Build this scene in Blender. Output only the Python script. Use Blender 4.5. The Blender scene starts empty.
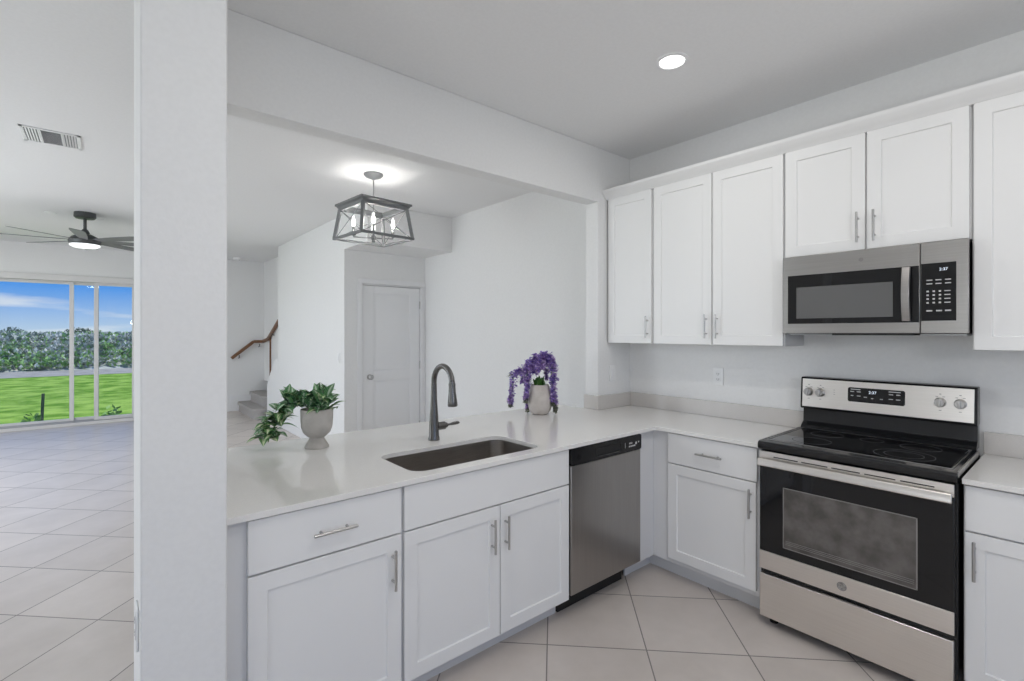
import bpy, bmesh, math, random
from mathutils import Vector, Matrix
random.seed(7)
S = bpy.context.scene
COL = S.collection
PI = math.pi
# ------------------------------------------------------------------ camera
CX, CY, CH, YAW, FPX, V0 = -2.5846, -1.7093, 1.4871, 0.8719, 486.43, 332.63
cam_d = bpy.data.cameras.new('camera')
cam = bpy.data.objects.new('camera', cam_d); COL.objects.link(cam)
cam_d.sensor_fit = 'HORIZONTAL'; cam_d.sensor_width = 36.0
cam_d.lens = FPX / 1024 * 36.0
cam_d.shift_y = (V0 - 340.5) / 1024
cam_d.clip_start = 0.05; cam_d.clip_end = 500
cam.location = (CX, CY, CH)
cam.rotation_euler = (PI/2, 0, YAW - PI/2)
S.camera = cam
S.view_settings.view_transform = 'Standard'
S.view_settings.look = 'None'
S.view_settings.gamma = 1.0
S.view_settings.use_curve_mapping = False
S.view_settings.exposure = 0.08
# ------------------------------------------------------------------ sky
W = bpy.data.worlds.new('sky'); S.world = W; W.use_nodes = True
nt = W.node_tree; nt.nodes.clear()
def N(nt, typ, **kw):
    n = nt.nodes.new(typ)
    for k, v in kw.items(): setattr(n, k, v)
    return n
def L(nt, a, b): nt.links.new(a, b)
tc = N(nt, 'ShaderNodeTexCoord'); sep = N(nt, 'ShaderNodeSeparateXYZ'); L(nt, tc.outputs['Generated'], sep.inputs[0])
rmp = N(nt, 'ShaderNodeValToRGB')
rmp.color_ramp.elements[0].position = 0.0; rmp.color_ramp.elements[0].color = (0.55, 0.70, 0.88, 1)
rmp.color_ramp.elements[1].position = 0.5; rmp.color_ramp.elements[1].color = (0.08, 0.27, 0.80, 1)
e = rmp.color_ramp.elements.new(0.07); e.color = (0.10, 0.36, 0.92, 1)
L(nt, sep.outputs['Z'], rmp.inputs[0])
mp = N(nt, 'ShaderNodeMapping'); mp.inputs['Scale'].default_value = (5, 5, 42); mp.inputs['Location'].default_value = (2.3, 0.4, 0.2)
L(nt, tc.outputs['Generated'], mp.inputs[0])
nz = N(nt, 'ShaderNodeTexNoise'); nz.inputs['Scale'].default_value = 1.0; nz.inputs['Detail'].default_value = 6
L(nt, mp.outputs[0], nz.inputs['Vector'])
cr = N(nt, 'ShaderNodeValToRGB'); cr.color_ramp.elements[0].position = 0.52; cr.color_ramp.elements[1].position = 0.74
L(nt, nz.outputs['Fac'], cr.inputs[0])
mx = N(nt, 'ShaderNodeMixRGB'); mx.inputs['Color2'].default_value = (0.86, 0.90, 0.96, 1)
L(nt, cr.outputs[0], mx.inputs['Fac']); L(nt, rmp.outputs[0], mx.inputs['Color1'])
bg = N(nt, 'ShaderNodeBackground'); bg.inputs['Strength'].default_value = 0.88
L(nt, mx.outputs[0], bg.inputs['Color'])
wo = N(nt, 'ShaderNodeOutputWorld'); L(nt, bg.outputs[0], wo.inputs[0])
# ------------------------------------------------------------------ sun and added fill lights
def light(name, typ, loc, energy, color=(1, 1, 1), rot=None, target=None, **kw):
    d = bpy.data.lights.new(name, typ); d.energy = energy; d.color = color
    for k, v in kw.items(): setattr(d, k, v)
    o = bpy.data.objects.new(name, d); COL.objects.link(o); o.location = loc
    if target is not None:
        o.rotation_euler = (Vector(target) - Vector(loc)).to_track_quat('-Z', 'Y').to_euler()
    elif rot: o.rotation_euler = rot
    return o
light('sun', 'SUN', (20, 0, 30), 2.7, (1, 0.96, 0.9), target=(8, 6, 0), angle=0.01)
# area fill lights added outside made-up windows behind and beside the viewer
POW = {'rear': 4.5, 'side': 74, 'kside': 22, 'down': 2.6, 'downr': 9, 'lantern': 7.5, 'fan': 4, 'bounce': 14, 'liv': 27}
light('rear_fill', 'AREA', (-3.0, -5.35, 1.5), POW['rear'], (1.0, 0.97, 0.94), target=(-2.2, 0, 1.4), shape='RECTANGLE', size=4.2, size_y=2.2)
light('side_fill', 'AREA', (-5.75, 3.6, 1.5), POW['side'], (0.975, 0.985, 1.0), target=(0, 3.6, 1.5), shape='RECTANGLE', size=3.4, size_y=2.0)
# upward area light added out of view to lift ceiling, floor and counters
light('ceiling_bounce_fill', 'AREA', (-1.6, -2.9, 1.8), POW['bounce'], (1.0, 0.975, 0.945), target=(-1.3, -2.2, 2.865), shape='DISK', size=0.5)
light('kitchen_side_fill', 'AREA', (-5.75, -1.62, 1.15), POW['kside'], (1.0, 0.965, 0.925), target=(0, -1.2, 0.8), shape='RECTANGLE', size=1.15, size_y=1.8)  # added fill from the left for the range wall and lower cabinets

# ------------------------------------------------------------------ materials
def pbsdf(name, color, rough=0.5, metal=0.0, spec=None, emis=None, estr=0, coat=0, alpha=None, trans=0, ior=None):
    m = bpy.data.materials.new(name); m.use_nodes = True
    b = m.node_tree.nodes['Principled BSDF']
    b.inputs['Base Color'].default_value = (*color, 1); b.inputs['Roughness'].default_value = rough
    b.inputs['Metallic'].default_value = metal
    if spec is not None: b.inputs['Specular IOR Level'].default_value = spec
    if emis: b.inputs['Emission Color'].default_value = (*emis, 1); b.inputs['Emission Strength'].default_value = estr
    if coat: b.inputs['Coat Weight'].default_value = coat; b.inputs['Coat Roughness'].default_value = 0.03
    if trans: b.inputs['Transmission Weight'].default_value = trans
    if ior: b.inputs['IOR'].default_value = ior
    return m
def add_noise(m, scale, c1, c2, lo=0.35, hi=0.65, stretch=(1, 1, 1), bump=0.0, bscale=None, rough=None, detail=4):
    """object-space noise between two colours, optional bump and roughness variation"""
    nt = m.node_tree; b = nt.nodes['Principled BSDF']
    g = N(nt, 'ShaderNodeNewGeometry'); mp = N(nt, 'ShaderNodeMapping'); mp.inputs['Scale'].default_value = stretch
    L(nt, g.outputs['Position'], mp.inputs[0])
    n = N(nt, 'ShaderNodeTexNoise'); n.inputs['Scale'].default_value = scale; n.inputs['Detail'].default_value = detail
    L(nt, mp.outputs[0], n.inputs['Vector'])
    r = N(nt, 'ShaderNodeValToRGB'); r.color_ramp.elements[0].position = lo; r.color_ramp.elements[1].position = hi
    r.color_ramp.elements[0].color = (*c1, 1); r.color_ramp.elements[1].color = (*c2, 1)
    L(nt, n.outputs['Fac'], r.inputs[0]); L(nt, r.outputs[0], b.inputs['Base Color'])
    if rough:
        mr = N(nt, 'ShaderNodeMapRange'); mr.inputs['To Min'].default_value = rough[0]; mr.inputs['To Max'].default_value = rough[1]
        L(nt, n.outputs['Fac'], mr.inputs[0]); L(nt, mr.outputs[0], b.inputs['Roughness'])
    if bump:
        n2 = N(nt, 'ShaderNodeTexNoise'); n2.inputs['Scale'].default_value = bscale or scale; n2.inputs['Detail'].default_value = 3
        L(nt, mp.outputs[0], n2.inputs['Vector'])
        bp = N(nt, 'ShaderNodeBump'); bp.inputs['Strength'].default_value = bump; bp.inputs['Distance'].default_value = 0.004
        L(nt, n2.outputs['Fac'], bp.inputs['Height']); L(nt, bp.outputs[0], b.inputs['Normal'])
    return m
M = {}
M['wall'] = add_noise(pbsdf('wall_paint', (0.8, 0.8, 0.8), 0.7, spec=0.2), 60, (0.83, 0.828, 0.822), (0.85, 0.848, 0.842), bump=0.12, bscale=70)
M['ceil'] = add_noise(pbsdf('ceiling_paint', (0.8, 0.8, 0.8), 0.85, spec=0.1), 60, (0.86, 0.86, 0.86), (0.88, 0.88, 0.88), bump=0.15, bscale=55)
M['trimw'] = pbsdf('trim_white', (0.84, 0.84, 0.845), 0.35)
M['cab'] = pbsdf('cabinet_white', (0.86, 0.857, 0.85), 0.38, spec=0.4)
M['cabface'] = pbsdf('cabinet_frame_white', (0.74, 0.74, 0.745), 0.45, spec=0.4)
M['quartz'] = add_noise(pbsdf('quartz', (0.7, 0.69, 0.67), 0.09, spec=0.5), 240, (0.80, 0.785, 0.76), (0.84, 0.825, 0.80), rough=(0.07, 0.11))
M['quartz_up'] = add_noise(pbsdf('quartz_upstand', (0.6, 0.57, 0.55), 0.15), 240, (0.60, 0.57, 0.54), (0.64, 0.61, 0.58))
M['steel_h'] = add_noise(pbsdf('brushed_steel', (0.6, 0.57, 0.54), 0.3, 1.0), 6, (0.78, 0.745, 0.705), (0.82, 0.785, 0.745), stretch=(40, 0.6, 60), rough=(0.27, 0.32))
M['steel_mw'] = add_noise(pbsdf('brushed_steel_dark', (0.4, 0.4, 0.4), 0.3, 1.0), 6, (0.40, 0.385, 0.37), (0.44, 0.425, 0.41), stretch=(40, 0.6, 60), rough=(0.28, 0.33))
M['steel_v'] = add_noise(pbsdf('brushed_steel_door', (0.5, 0.48, 0.46), 0.3, 1.0), 6, (0.36, 0.345, 0.33), (0.39, 0.375, 0.36), stretch=(60, 60, 0.6), rough=(0.27, 0.32))
M['steel_sink'] = add_noise(pbsdf('sink_steel', (0.5, 0.46, 0.42), 0.3, 1.0), 8, (0.36, 0.335, 0.31), (0.44, 0.41, 0.385), stretch=(2, 60, 60), rough=(0.26, 0.38))
M['chrome'] = pbsdf('satin_nickel', (0.50, 0.49, 0.48), 0.28, 1.0)
M['gunmetal'] = pbsdf('gunmetal', (0.165, 0.16, 0.157), 0.27, 1.0)
M['blackgl'] = pbsdf('black_glass', (0.010, 0.010, 0.011), 0.04, spec=0.42)
M['blackpl'] = pbsdf('black_plastic', (0.010, 0.010, 0.011), 0.25, spec=0.3)
M['blackm'] = pbsdf('black_matte', (0.012, 0.012, 0.012), 0.6)
M['enamel'] = pbsdf('black_enamel', (0.013, 0.0135, 0.015), 0.12, spec=0.5)
M['ovenwin'] = add_noise(pbsdf('oven_window', (0.1, 0.09, 0.085), 0.10, spec=0.5), 14, (0.085, 0.078, 0.072), (0.16, 0.148, 0.138))
M['mwwin'] = pbsdf('microwave_screen', (0.13, 0.13, 0.13), 0.12, spec=0.6)
M['mark'] = pbsdf('light_marking', (0.55, 0.55, 0.55), 0.5)
M['ring'] = pbsdf('burner_ring', (0.16, 0.16, 0.165), 0.25)
M['emblem'] = pbsdf('emblem_grey', (0.30, 0.29, 0.28), 0.35, 0.6)
M['emblemhi'] = pbsdf('emblem_light', (0.62, 0.60, 0.58), 0.3, 0.8)
M['led'] = pbsdf('clock_digits', (0.6, 0.65, 0.7), 0.5, emis=(0.75, 0.85, 1.0), estr=0.8)
M['plate'] = pbsdf('outlet_plastic', (0.86, 0.86, 0.86), 0.35)
M['slot'] = pbsdf('outlet_slots', (0.10, 0.10, 0.10), 0.5)
M['bulbglass'] = pbsdf('bulb_glow', (1, 1, 1), 0.3, emis=(1.0, 0.97, 0.92), estr=6)
M['lens'] = pbsdf('lamp_lens', (1, 1, 1), 0.4, emis=(1.0, 0.98, 0.95), estr=5)
M['fanlens'] = pbsdf('fan_lamp_lens', (0.9, 0.9, 0.9), 0.4, emis=(0.95, 1.0, 1.0), estr=0.9)
M['lantern'] = pbsdf('weathered_grey_metal', (0.19, 0.197, 0.203), 0.5, 0.3)
M['candle'] = pbsdf('candle_sleeve', (0.28, 0.28, 0.29), 0.45)
M['fanmetal'] = pbsdf('dark_fan_metal', (0.08, 0.085, 0.085), 0.4, 0.5)
M['blade'] = pbsdf('fan_blade', (0.20, 0.20, 0.21), 0.5, spec=0.35)
M['brass_rod'] = pbsdf('rod_metal', (0.42, 0.42, 0.42), 0.35, 0.8)
M['pot'] = add_noise(pbsdf('stone_pot', (0.5, 0.47, 0.44), 0.75), 18, (0.44, 0.415, 0.385), (0.54, 0.51, 0.475), bump=0.1)
M['vase'] = add_noise(pbsdf('clay_vase', (0.6, 0.55, 0.5), 0.7), 14, (0.52, 0.47, 0.43), (0.62, 0.57, 0.53), bump=0.1)
M['soil'] = add_noise(pbsdf('potting_soil', (0.05, 0.035, 0.03), 0.95), 120, (0.03, 0.022, 0.02), (0.08, 0.06, 0.05))
M['stem'] = pbsdf('green_stem', (0.10, 0.22, 0.06), 0.6)
M['petal'] = add_noise(pbsdf('violet_petal', (0.2, 0.1, 0.5), 0.6), 38, (0.16, 0.10, 0.44), (0.46, 0.32, 0.74))
M['petal2'] = add_noise(pbsdf('lilac_petal', (0.4, 0.25, 0.6), 0.6), 38, (0.36, 0.20, 0.56), (0.72, 0.58, 0.82))
M['bud'] = add_noise(pbsdf('grey_green_bud', (0.2, 0.24, 0.15), 0.6), 60, (0.15, 0.18, 0.12), (0.30, 0.30, 0.24))
M['vleaf'] = pbsdf('flower_leaf', (0.06, 0.17, 0.03), 0.5)
M['wood'] = add_noise(pbsdf('stained_wood', (0.2, 0.1, 0.05), 0.4), 8, (0.15, 0.07, 0.035), (0.25, 0.125, 0.065), stretch=(1, 1, 12))
M['carpet'] = add_noise(pbsdf('stair_carpet', (0.3, 0.28, 0.27), 0.95), 160, (0.34, 0.32, 0.31), (0.52, 0.495, 0.48), bump=0.4)
M['alu'] = pbsdf('white_door_frame', (0.74, 0.73, 0.72), 0.4)
M['track'] = pbsdf('door_track', (0.45, 0.45, 0.46), 0.35, 0.6)
M['ventw'] = pbsdf('register_white', (0.86, 0.86, 0.87), 0.4)
M['ventd'] = pbsdf('register_dark', (0.30, 0.30, 0.31), 0.6)
M['concrete'] = add_noise(pbsdf('pale_path', (0.5, 0.48, 0.45), 0.9), 3, (0.34, 0.31, 0.265), (0.47, 0.43, 0.37))
M['stake'] = pbsdf('stake_green', (0.015, 0.06, 0.04), 0.6)
M['grass'] = add_noise(pbsdf('lawn_grass', (0.1, 0.3, 0.05), 1.0, spec=0.0), 2.2, (0.12, 0.27, 0.03), (0.36, 0.53, 0.11), detail=10, lo=0.36, hi=0.62, bump=0.8, bscale=14)
M['bank'] = add_noise(pbsdf('bank_earth', (0.2, 0.22, 0.17), 0.95), 1.6, (0.22, 0.26, 0.16), (0.70, 0.68, 0.62), detail=9, bump=0.8, bscale=5)
M['shrub_grey'] = add_noise(pbsdf('grey_green_foliage', (0.2, 0.24, 0.2), 0.85), 3, (0.20, 0.24, 0.20), (0.85, 0.84, 0.80), detail=8)
M['shrub_green'] = add_noise(pbsdf('green_foliage', (0.1, 0.25, 0.06), 0.85), 3, (0.16, 0.34, 0.08), (0.44, 0.64, 0.24), detail=8)
M['tree'] = pbsdf('far_tree_foliage', (0.03, 0.07, 0.03), 0.9)
def leaf_mat(name, c_edge, c_mid, c_dark, width):
    m = bpy.data.materials.new(name); m.use_nodes = True; nt = m.node_tree; b = nt.nodes['Principled BSDF']
    b.inputs['Roughness'].default_value = 0.38
    uv = N(nt, 'ShaderNodeUVMap'); sp = N(nt, 'ShaderNodeSeparateXYZ'); L(nt, uv.outputs[0], sp.inputs[0])
    # u: along the blade, v: -1..1 across it. Pale veins fan out from a pale midrib.
    ab = N(nt, 'ShaderNodeMath', operation='ABSOLUTE'); L(nt, sp.outputs['Y'], ab.inputs[0])
    k = N(nt, 'ShaderNodeMath', operation='MULTIPLY_ADD'); L(nt, sp.outputs['X'], k.inputs[0]); k.inputs[1].default_value = 7.0
    k2 = N(nt, 'ShaderNodeMath', operation='MULTIPLY'); L(nt, ab.outputs[0], k2.inputs[0]); k2.inputs[1].default_value = -2.2
    L(nt, k2.outputs[0], k.inputs[2])
    s = N(nt, 'ShaderNodeMath', operation='FRACT'); L(nt, k.outputs[0], s.inputs[0])
    r = N(nt, 'ShaderNodeValToRGB'); r.color_ramp.elements[0].position = 0.55; r.color_ramp.elements[1].position = 0.75
    r.color_ramp.elements[0].color = (*c_edge, 1); r.color_ramp.elements[1].color = (*c_dark, 1)
    L(nt, s.outputs[0], r.inputs[0])
    r2 = N(nt, 'ShaderNodeValToRGB'); r2.color_ramp.elements[0].position = width * 0.5; r2.color_ramp.elements[1].position = width
    r2.color_ramp.elements[0].color = (1, 1, 1, 1); r2.color_ramp.elements[1].color = (0, 0, 0, 1)
    L(nt, ab.outputs[0], r2.inputs[0])
    mix = N(nt, 'ShaderNodeMixRGB'); L(nt, r2.outputs[0], mix.inputs['Fac']); L(nt, r.outputs[0], mix.inputs['Color1'])
    mix.inputs['Color2'].default_value = (*c_mid, 1); L(nt, mix.outputs[0], b.inputs['Base Color'])
    return m
M['leaf_dark'] = leaf_mat('veined_dark_leaf', (0.17, 0.37, 0.17), (0.68, 0.80, 0.62), (0.09, 0.23, 0.10), 0.30)
M['leaf_light'] = leaf_mat('pale_centred_leaf', (0.18, 0.37, 0.13), (0.72, 0.80, 0.52), (0.09, 0.23, 0.09), 0.5)
# thin clear glass: mostly straight-through with a faint mirror
def glass_mat(name, tint=(0.95, 0.97, 0.97), refl=0.02):
    m = bpy.data.materials.new(name); m.use_nodes = True; nt = m.node_tree; nt.nodes.clear()
    t = N(nt, 'ShaderNodeBsdfTransparent'); t.inputs[0].default_value = (*tint, 1)
    g = N(nt, 'ShaderNodeBsdfGlossy'); g.inputs['Roughness'].default_value = 0.02
    x = N(nt, 'ShaderNodeMixShader'); x.inputs[0].default_value = refl
    o = N(nt, 'ShaderNodeOutputMaterial')
    L(nt, t.outputs[0], x.inputs[1]); L(nt, g.outputs[0], x.inputs[2]); L(nt, x.outputs[0], o.inputs[0])
    return m
M['glass'] = glass_mat('clear_pane')
M['bulbclear'] = glass_mat('clear_bulb', (0.97, 0.97, 0.96), 0.12)
# diagonal floor tile
def tile_mat():
    m = pbsdf('floor_tile', (0.5, 0.48, 0.46), 0.3); nt = m.node_tree; b = nt.nodes['Principled BSDF']
    g = N(nt, 'ShaderNodeNewGeometry'); sp = N(nt, 'ShaderNodeSeparateXYZ'); L(nt, g.outputs['Position'], sp.inputs[0])
    def math(op, a, bb=None, cc=None):
        n = N(nt, 'ShaderNodeMath', operation=op)
        for i, v in enumerate((a, bb, cc)):
            if v is None: continue
            if isinstance(v, (int, float)): n.inputs[i].default_value = v
            else: L(nt, v, n.inputs[i])
        return n.outputs[0]
    q = 1 / math_sqrt2
    s = math('MULTIPLY', math('ADD', sp.outputs['X'], sp.outputs['Y']), q)
    t = math('MULTIPLY', math('SUBTRACT', sp.outputs['Y'], sp.outputs['X']), q)
    u = math('DIVIDE', math('ADD', s, 0.712 + 4.78), 0.478)
    v = math('DIVIDE', math('ADD', t, -0.188 + 4.64), 0.464)
    def edge(c):
        f = math('FRACT', c); return math('MINIMUM', f, math('SUBTRACT', 1.0, f))
    e = math('MINIMUM', edge(u), edge(v))
    grout = math('LESS_THAN', e, 0.0065)
    cell = N(nt, 'ShaderNodeCombineXYZ'); L(nt, math('FLOOR', u), cell.inputs[0]); L(nt, math('FLOOR', v), cell.inputs[1])
    wn = N(nt, 'ShaderNodeTexWhiteNoise'); L(nt, cell.outputs[0], wn.inputs[0])
    off = N(nt, 'ShaderNodeVectorMath', operation='MULTIPLY_ADD'); L(nt, wn.outputs['Color'], off.inputs[0]); off.inputs[1].default_value = (9, 9, 9); L(nt, g.outputs['Position'], off.inputs[2])
    n = N(nt, 'ShaderNodeTexNoise'); n.inputs['Scale'].default_value = 3.2; n.inputs['Detail'].default_value = 7; n.inputs['Roughness'].default_value = 0.6
    L(nt, off.outputs[0], n.inputs['Vector'])
    r = N(nt, 'ShaderNodeValToRGB'); r.color_ramp.elements[0].position = 0.32; r.color_ramp.elements[1].position = 0.70
    r.color_ramp.elements[0].color = (0.58, 0.525, 0.485, 1); r.color_ramp.elements[1].color = (0.67, 0.61, 0.57, 1)
    L(nt, n.outputs['Fac'], r.inputs[0])
    hs = N(nt, 'ShaderNodeHueSaturation'); L(nt, r.outputs[0], hs.inputs['Color'])
    L(nt, math('MULTIPLY_ADD', wn.outputs['Value'], 0.07, 0.965), hs.inputs['Value'])
    mix = N(nt, 'ShaderNodeMixRGB'); L(nt, grout, mix.inputs['Fac']); L(nt, hs.outputs[0], mix.inputs['Color1']); mix.inputs['Color2'].default_value = (0.24, 0.22, 0.205, 1)
    L(nt, mix.outputs[0], b.inputs['Base Color'])
    L(nt, math('MULTIPLY_ADD', grout, 0.45, 0.33), b.inputs['Roughness'])
    bp = N(nt, 'ShaderNodeBump'); bp.inputs['Strength'].default_value = 0.35; bp.inputs['Distance'].default_value = 0.002
    L(nt, math('SUBTRACT', 1.0, grout), bp.inputs['Height']); L(nt, bp.outputs[0], b.inputs['Normal'])
    return m
math_sqrt2 = math.sqrt(2)
M['tile'] = tile_mat()

# ------------------------------------------------------------------ mesh helpers
def V(*a): return Vector(a)
class MB:
    def __init__(self): self.bm = bmesh.new(); self.uv = None; self.mi = 0
    def face(self, vs):
        try:
            f = self.bm.faces.new(vs); f.material_index = self.mi; return f
        except ValueError: return None
    def verts(self, pts): return [self.bm.verts.new(p) for p in pts]
    def box(self, x0, x1, y0, y1, z0, z1):
        x0, x1 = sorted((x0, x1)); y0, y1 = sorted((y0, y1)); z0, z1 = sorted((z0, z1))
        v = self.verts([(x, y, z) for z in (z0, z1) for y in (y0, y1) for x in (x0, x1)])
        for q in ((0, 1, 3, 2), (4, 6, 7, 5), (0, 4, 5, 1), (2, 3, 7, 6), (0, 2, 6, 4), (1, 5, 7, 3)): self.face([v[i] for i in q])
        return self
    def loops(self, loops, cap0=True, cap1=True, closed=True):
        """skin a list of point loops of equal length"""
        vl = [self.verts(l) for l in loops]; n = len(vl[0])
        for a, b in zip(vl, vl[1:]):
            for i in range(n if closed else n - 1):
                j = (i + 1) % n; self.face([a[i], a[j], b[j], b[i]])
        if cap0: self.face(list(reversed(vl[0])))
        if cap1: self.face(vl[-1])
        return self
    def prism(self, poly, axis, a0, a1):
        """extrude a 2-D polygon: axis 'x' -> (y,z), 'y' -> (x,z), 'z' -> (x,y)"""
        f = {'x': lambda p, a: (a, p[0], p[1]), 'y': lambda p, a: (p[0], a, p[1]), 'z': lambda p, a: (p[0], p[1], a)}[axis]
        return self.loops([[f(p, a0) for p in poly], [f(p, a1) for p in poly]])
    def lathe(self, c, prof, seg=32, axis='z', cap0=True, cap1=True):
        c = V(*c); loops = []
        for r, h in prof:
            l = []
            for k in range(seg):
                t = 2*PI*k/seg; a, b = r*math.cos(t), r*math.sin(t)
                l.append(c + {'z': V(a, b, h), 'x': V(h, a, b), 'y': V(a, h, b)}[axis])
            loops.append(l)
        return self.loops(loops, cap0, cap1)
    def tube(self, pts, r, seg=10, cap=True):
        pts = [V(*p) for p in pts]; n = len(pts); rs = r if isinstance(r, (list, tuple)) else [r]*n
        tang = []
        for i in range(n):
            a = pts[max(i-1, 0)]; b = pts[min(i+1, n-1)]; tang.append((b-a).normalized())
        ref = V(0, 0, 1) if abs(tang[0].z) < 0.9 else V(1, 0, 0)
        nrm = tang[0].cross(ref).normalized(); loops = []
        for i in range(n):
            nrm = (nrm - tang[i]*nrm.dot(tang[i])).normalized(); bi = tang[i].cross(nrm)
            loops.append([pts[i] + (nrm*math.cos(2*PI*k/seg) + bi*math.sin(2*PI*k/seg))*rs[i] for k in range(seg)])
        return self.loops(loops, cap, cap)
    def cyl(self, p0, p1, r, seg=16): return self.tube([p0, p1], r, seg)
    def beam(self, p0, p1, w, h, up=(0, 0, 1)):
        """rectangular bar between two points"""
        p0, p1 = V(*p0), V(*p1); d = (p1-p0).normalized(); s = d.cross(V(*up)).normalized(); u = s.cross(d)
        q = [(-w/2, -h/2), (w/2, -h/2), (w/2, h/2), (-w/2, h/2)]
        return self.loops([[p + s*a + u*b for a, b in q] for p in (p0, p1)])
    def ball(self, c, r, seg=12, rings=8, sz=1.0):
        prof = [(max(r*math.sin(PI*i/rings), 1e-4), -r*sz*math.cos(PI*i/rings)) for i in range(rings+1)]
        return self.lathe(c, prof, seg)
    def text(self, s, size, org, right, up, off=0.0005, align='CENTER'):
        cu = bpy.data.curves.new('t', 'FONT'); cu.body = s; cu.size = size; cu.extrude = 0.0002; cu.align_x = align; cu.align_y = 'CENTER'
        o = bpy.data.objects.new('t', cu); COL.objects.link(o); bpy.context.view_layer.update()
        me = bpy.data.meshes.new_from_object(o.evaluated_get(bpy.context.evaluated_depsgraph_get()))
        right, up = V(*right), V(*up); nn = right.cross(up); org = V(*org)
        vs = self.verts([org + right*v.co.x + up*v.co.y + nn*(v.co.z + off) for v in me.vertices])
        for p in me.polygons: self.face([vs[i] for i in p.vertices])
        bpy.data.objects.remove(o); bpy.data.meshes.remove(me); bpy.data.curves.remove(cu)
        return self
    def build(self, name, mats, parent=None, bevel=0.0, smooth=35, recalc=True, seg=2):
        if recalc: bmesh.ops.recalc_face_normals(self.bm, faces=self.bm.faces[:])
        me = bpy.data.meshes.new(name); 
        if parent is not None:
            base = parent
            off = V(0, 0, 0)
            while base is not None: off += base.location; base = base.parent
            bmesh.ops.translate(self.bm, vec=-off, verts=self.bm.verts[:])
        self.bm.to_mesh(me); self.bm.free()
        for m in (mats if isinstance(mats, list) else [mats]): me.materials.append(m)
        if smooth:
            me.shade_smooth(); me.set_sharp_from_angle(angle=math.radians(smooth))
        o = bpy.data.objects.new(name, me); COL.objects.link(o)
        if parent is not None: o.parent = parent
        if bevel:
            b = o.modifiers.new('edge', 'BEVEL'); b.width = bevel; b.segments = seg; b.limit_method = 'ANGLE'; b.angle_limit = math.radians(40)
            b.harden_normals = False
        return o
def tag(o, label=None, cat=None, group=None, kind=None):
    if label: o['label'] = label
    if cat: o['category'] = cat
    if group: o['group'] = group
    if kind: o['kind'] = kind
    return o
def empty(name, loc, label, cat, group=None, rz=0):
    o = bpy.data.objects.new(name, None); COL.objects.link(o); o.location = loc; o.rotation_euler = (0, 0, rz)
    o.empty_display_size = 0.1
    return tag(o, label, cat, group)
def copy_thing(root, loc, label=None):
    r = root.copy(); COL.objects.link(r); r.location = loc
    if label: r['label'] = label
    for ch in root.children:
        c = ch.copy(); COL.objects.link(c); c.parent = r
        for g in ch.children:
            d = g.copy(); COL.objects.link(d); d.parent = c
    return r
def struct(name, mb, mat, label, cat, bevel=0.0, parent=None, smooth=35):
    o = mb.build(name, mat, parent, bevel, smooth)
    if parent is None: tag(o, label, cat, kind='structure')
    return o
def rr(x0, x1, y0, y1, r, n=6):
    out = []
    for cx, cy, a in ((x1-r, y1-r, 0), (x0+r, y1-r, PI/2), (x0+r, y0+r, PI), (x1-r, y0+r, 1.5*PI)):
        for i in range(n+1):
            t = a + PI/2*i/n; out.append((cx + r*math.cos(t), cy + r*math.sin(t)))
    return out

# ------------------------------------------------------------------ the setting
ZC = 2.865; XW = 0.625; XL = -5.6; YB = -5.2; YF = 8.75
struct('floor', MB().box(XL-0.15, 3.2, YB-0.15, YF+0.02, -0.12, 0.0), M['tile'], 'pale greige floor of square tiles laid diagonally', 'floor')
struct('ceiling', MB().box(XL-0.15, 3.2, YB-0.15, YF+0.15, ZC, ZC+0.15), M['ceil'], 'flat white ceiling over kitchen, dining space and living room', 'ceiling')
struct('wall_right', MB().box(XW, XW+0.12, YB, 3.872, 0, ZC), M['wall'], 'long white wall behind the range and on past the dining space', 'wall')
struct('wall_corner', MB().box(0.234, XW, 0.65, 0.77, 0, ZC), M['wall'], 'short white stub wall closing the corner beside the tall upper cabinets', 'wall', bevel=0.004)
struct('wall_header', MB().box(-2.33, 0.234, 0.65, 0.77, 2.46, ZC), M['wall'], 'white header beam across the opening above the peninsula', 'wall', bevel=0.004)
struct('wall_left', MB().box(-2.507, -2.297, -0.03, 0.33, 0, ZC).box(-2.46, -2.31, 0.33, 0.77, 0, ZC), M['wall'], 'white wall end rising like a pillar at the left end of the peninsula', 'wall', bevel=0.006)
struct('wall_peninsula', MB().box(-2.297, 0.234, 0.655, 0.76, 0, 0.891), M['wall'], 'white half wall carrying the bar side of the peninsula', 'wall')
# hallway alcove, soffit, stair enclosure
struct('wall_soffit', MB().box(-0.44, XW, 3.231, 3.872, 2.456, ZC), M['wall'], 'white dropped soffit over the closet door', 'wall', bevel=0.004)
struct('wall_door', MB().box(-0.44, -0.235, 3.872, 3.97, 0, ZC).box(0.575, XW+0.12, 3.872, 3.97, 0, ZC).box(-0.235, 0.575, 3.872, 3.97, 2.075, ZC).box(-0.3, 0.7, 4.1, 4.15, 0, 2.3), M['wall'], 'white back wall around the closet door', 'wall')
kn = MB().box(-0.44, -0.33, 3.97, 6.672, 0, ZC)
kn.prism([(6.672, 0), (7.355, 0), (7.355, 0.60), (7.30, 0.66), (6.97, 0.98), (6.80, 1.05), (6.672, 1.06)], 'x', -0.44, -0.33)
struct('wall_stair', kn, M['wall'], 'bright white wall beside the stairs ending in a low sloped knee wall', 'wall', bevel=0.004)
struct('wall_stairwell', MB().box(-0.16, -0.05, 6.9, YF, 0.55, ZC), M['wall'], 'narrow white wall on the inner side of the stairwell', 'wall')
fw_ = MB().box(-2.12, 3.2, YF, YF+0.15, 0, ZC).box(-4.95, -2.12, YF, YF+0.15, 2.40, ZC).box(XL-0.15, -4.95, YF, YF+0.15, 0, ZC)
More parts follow.
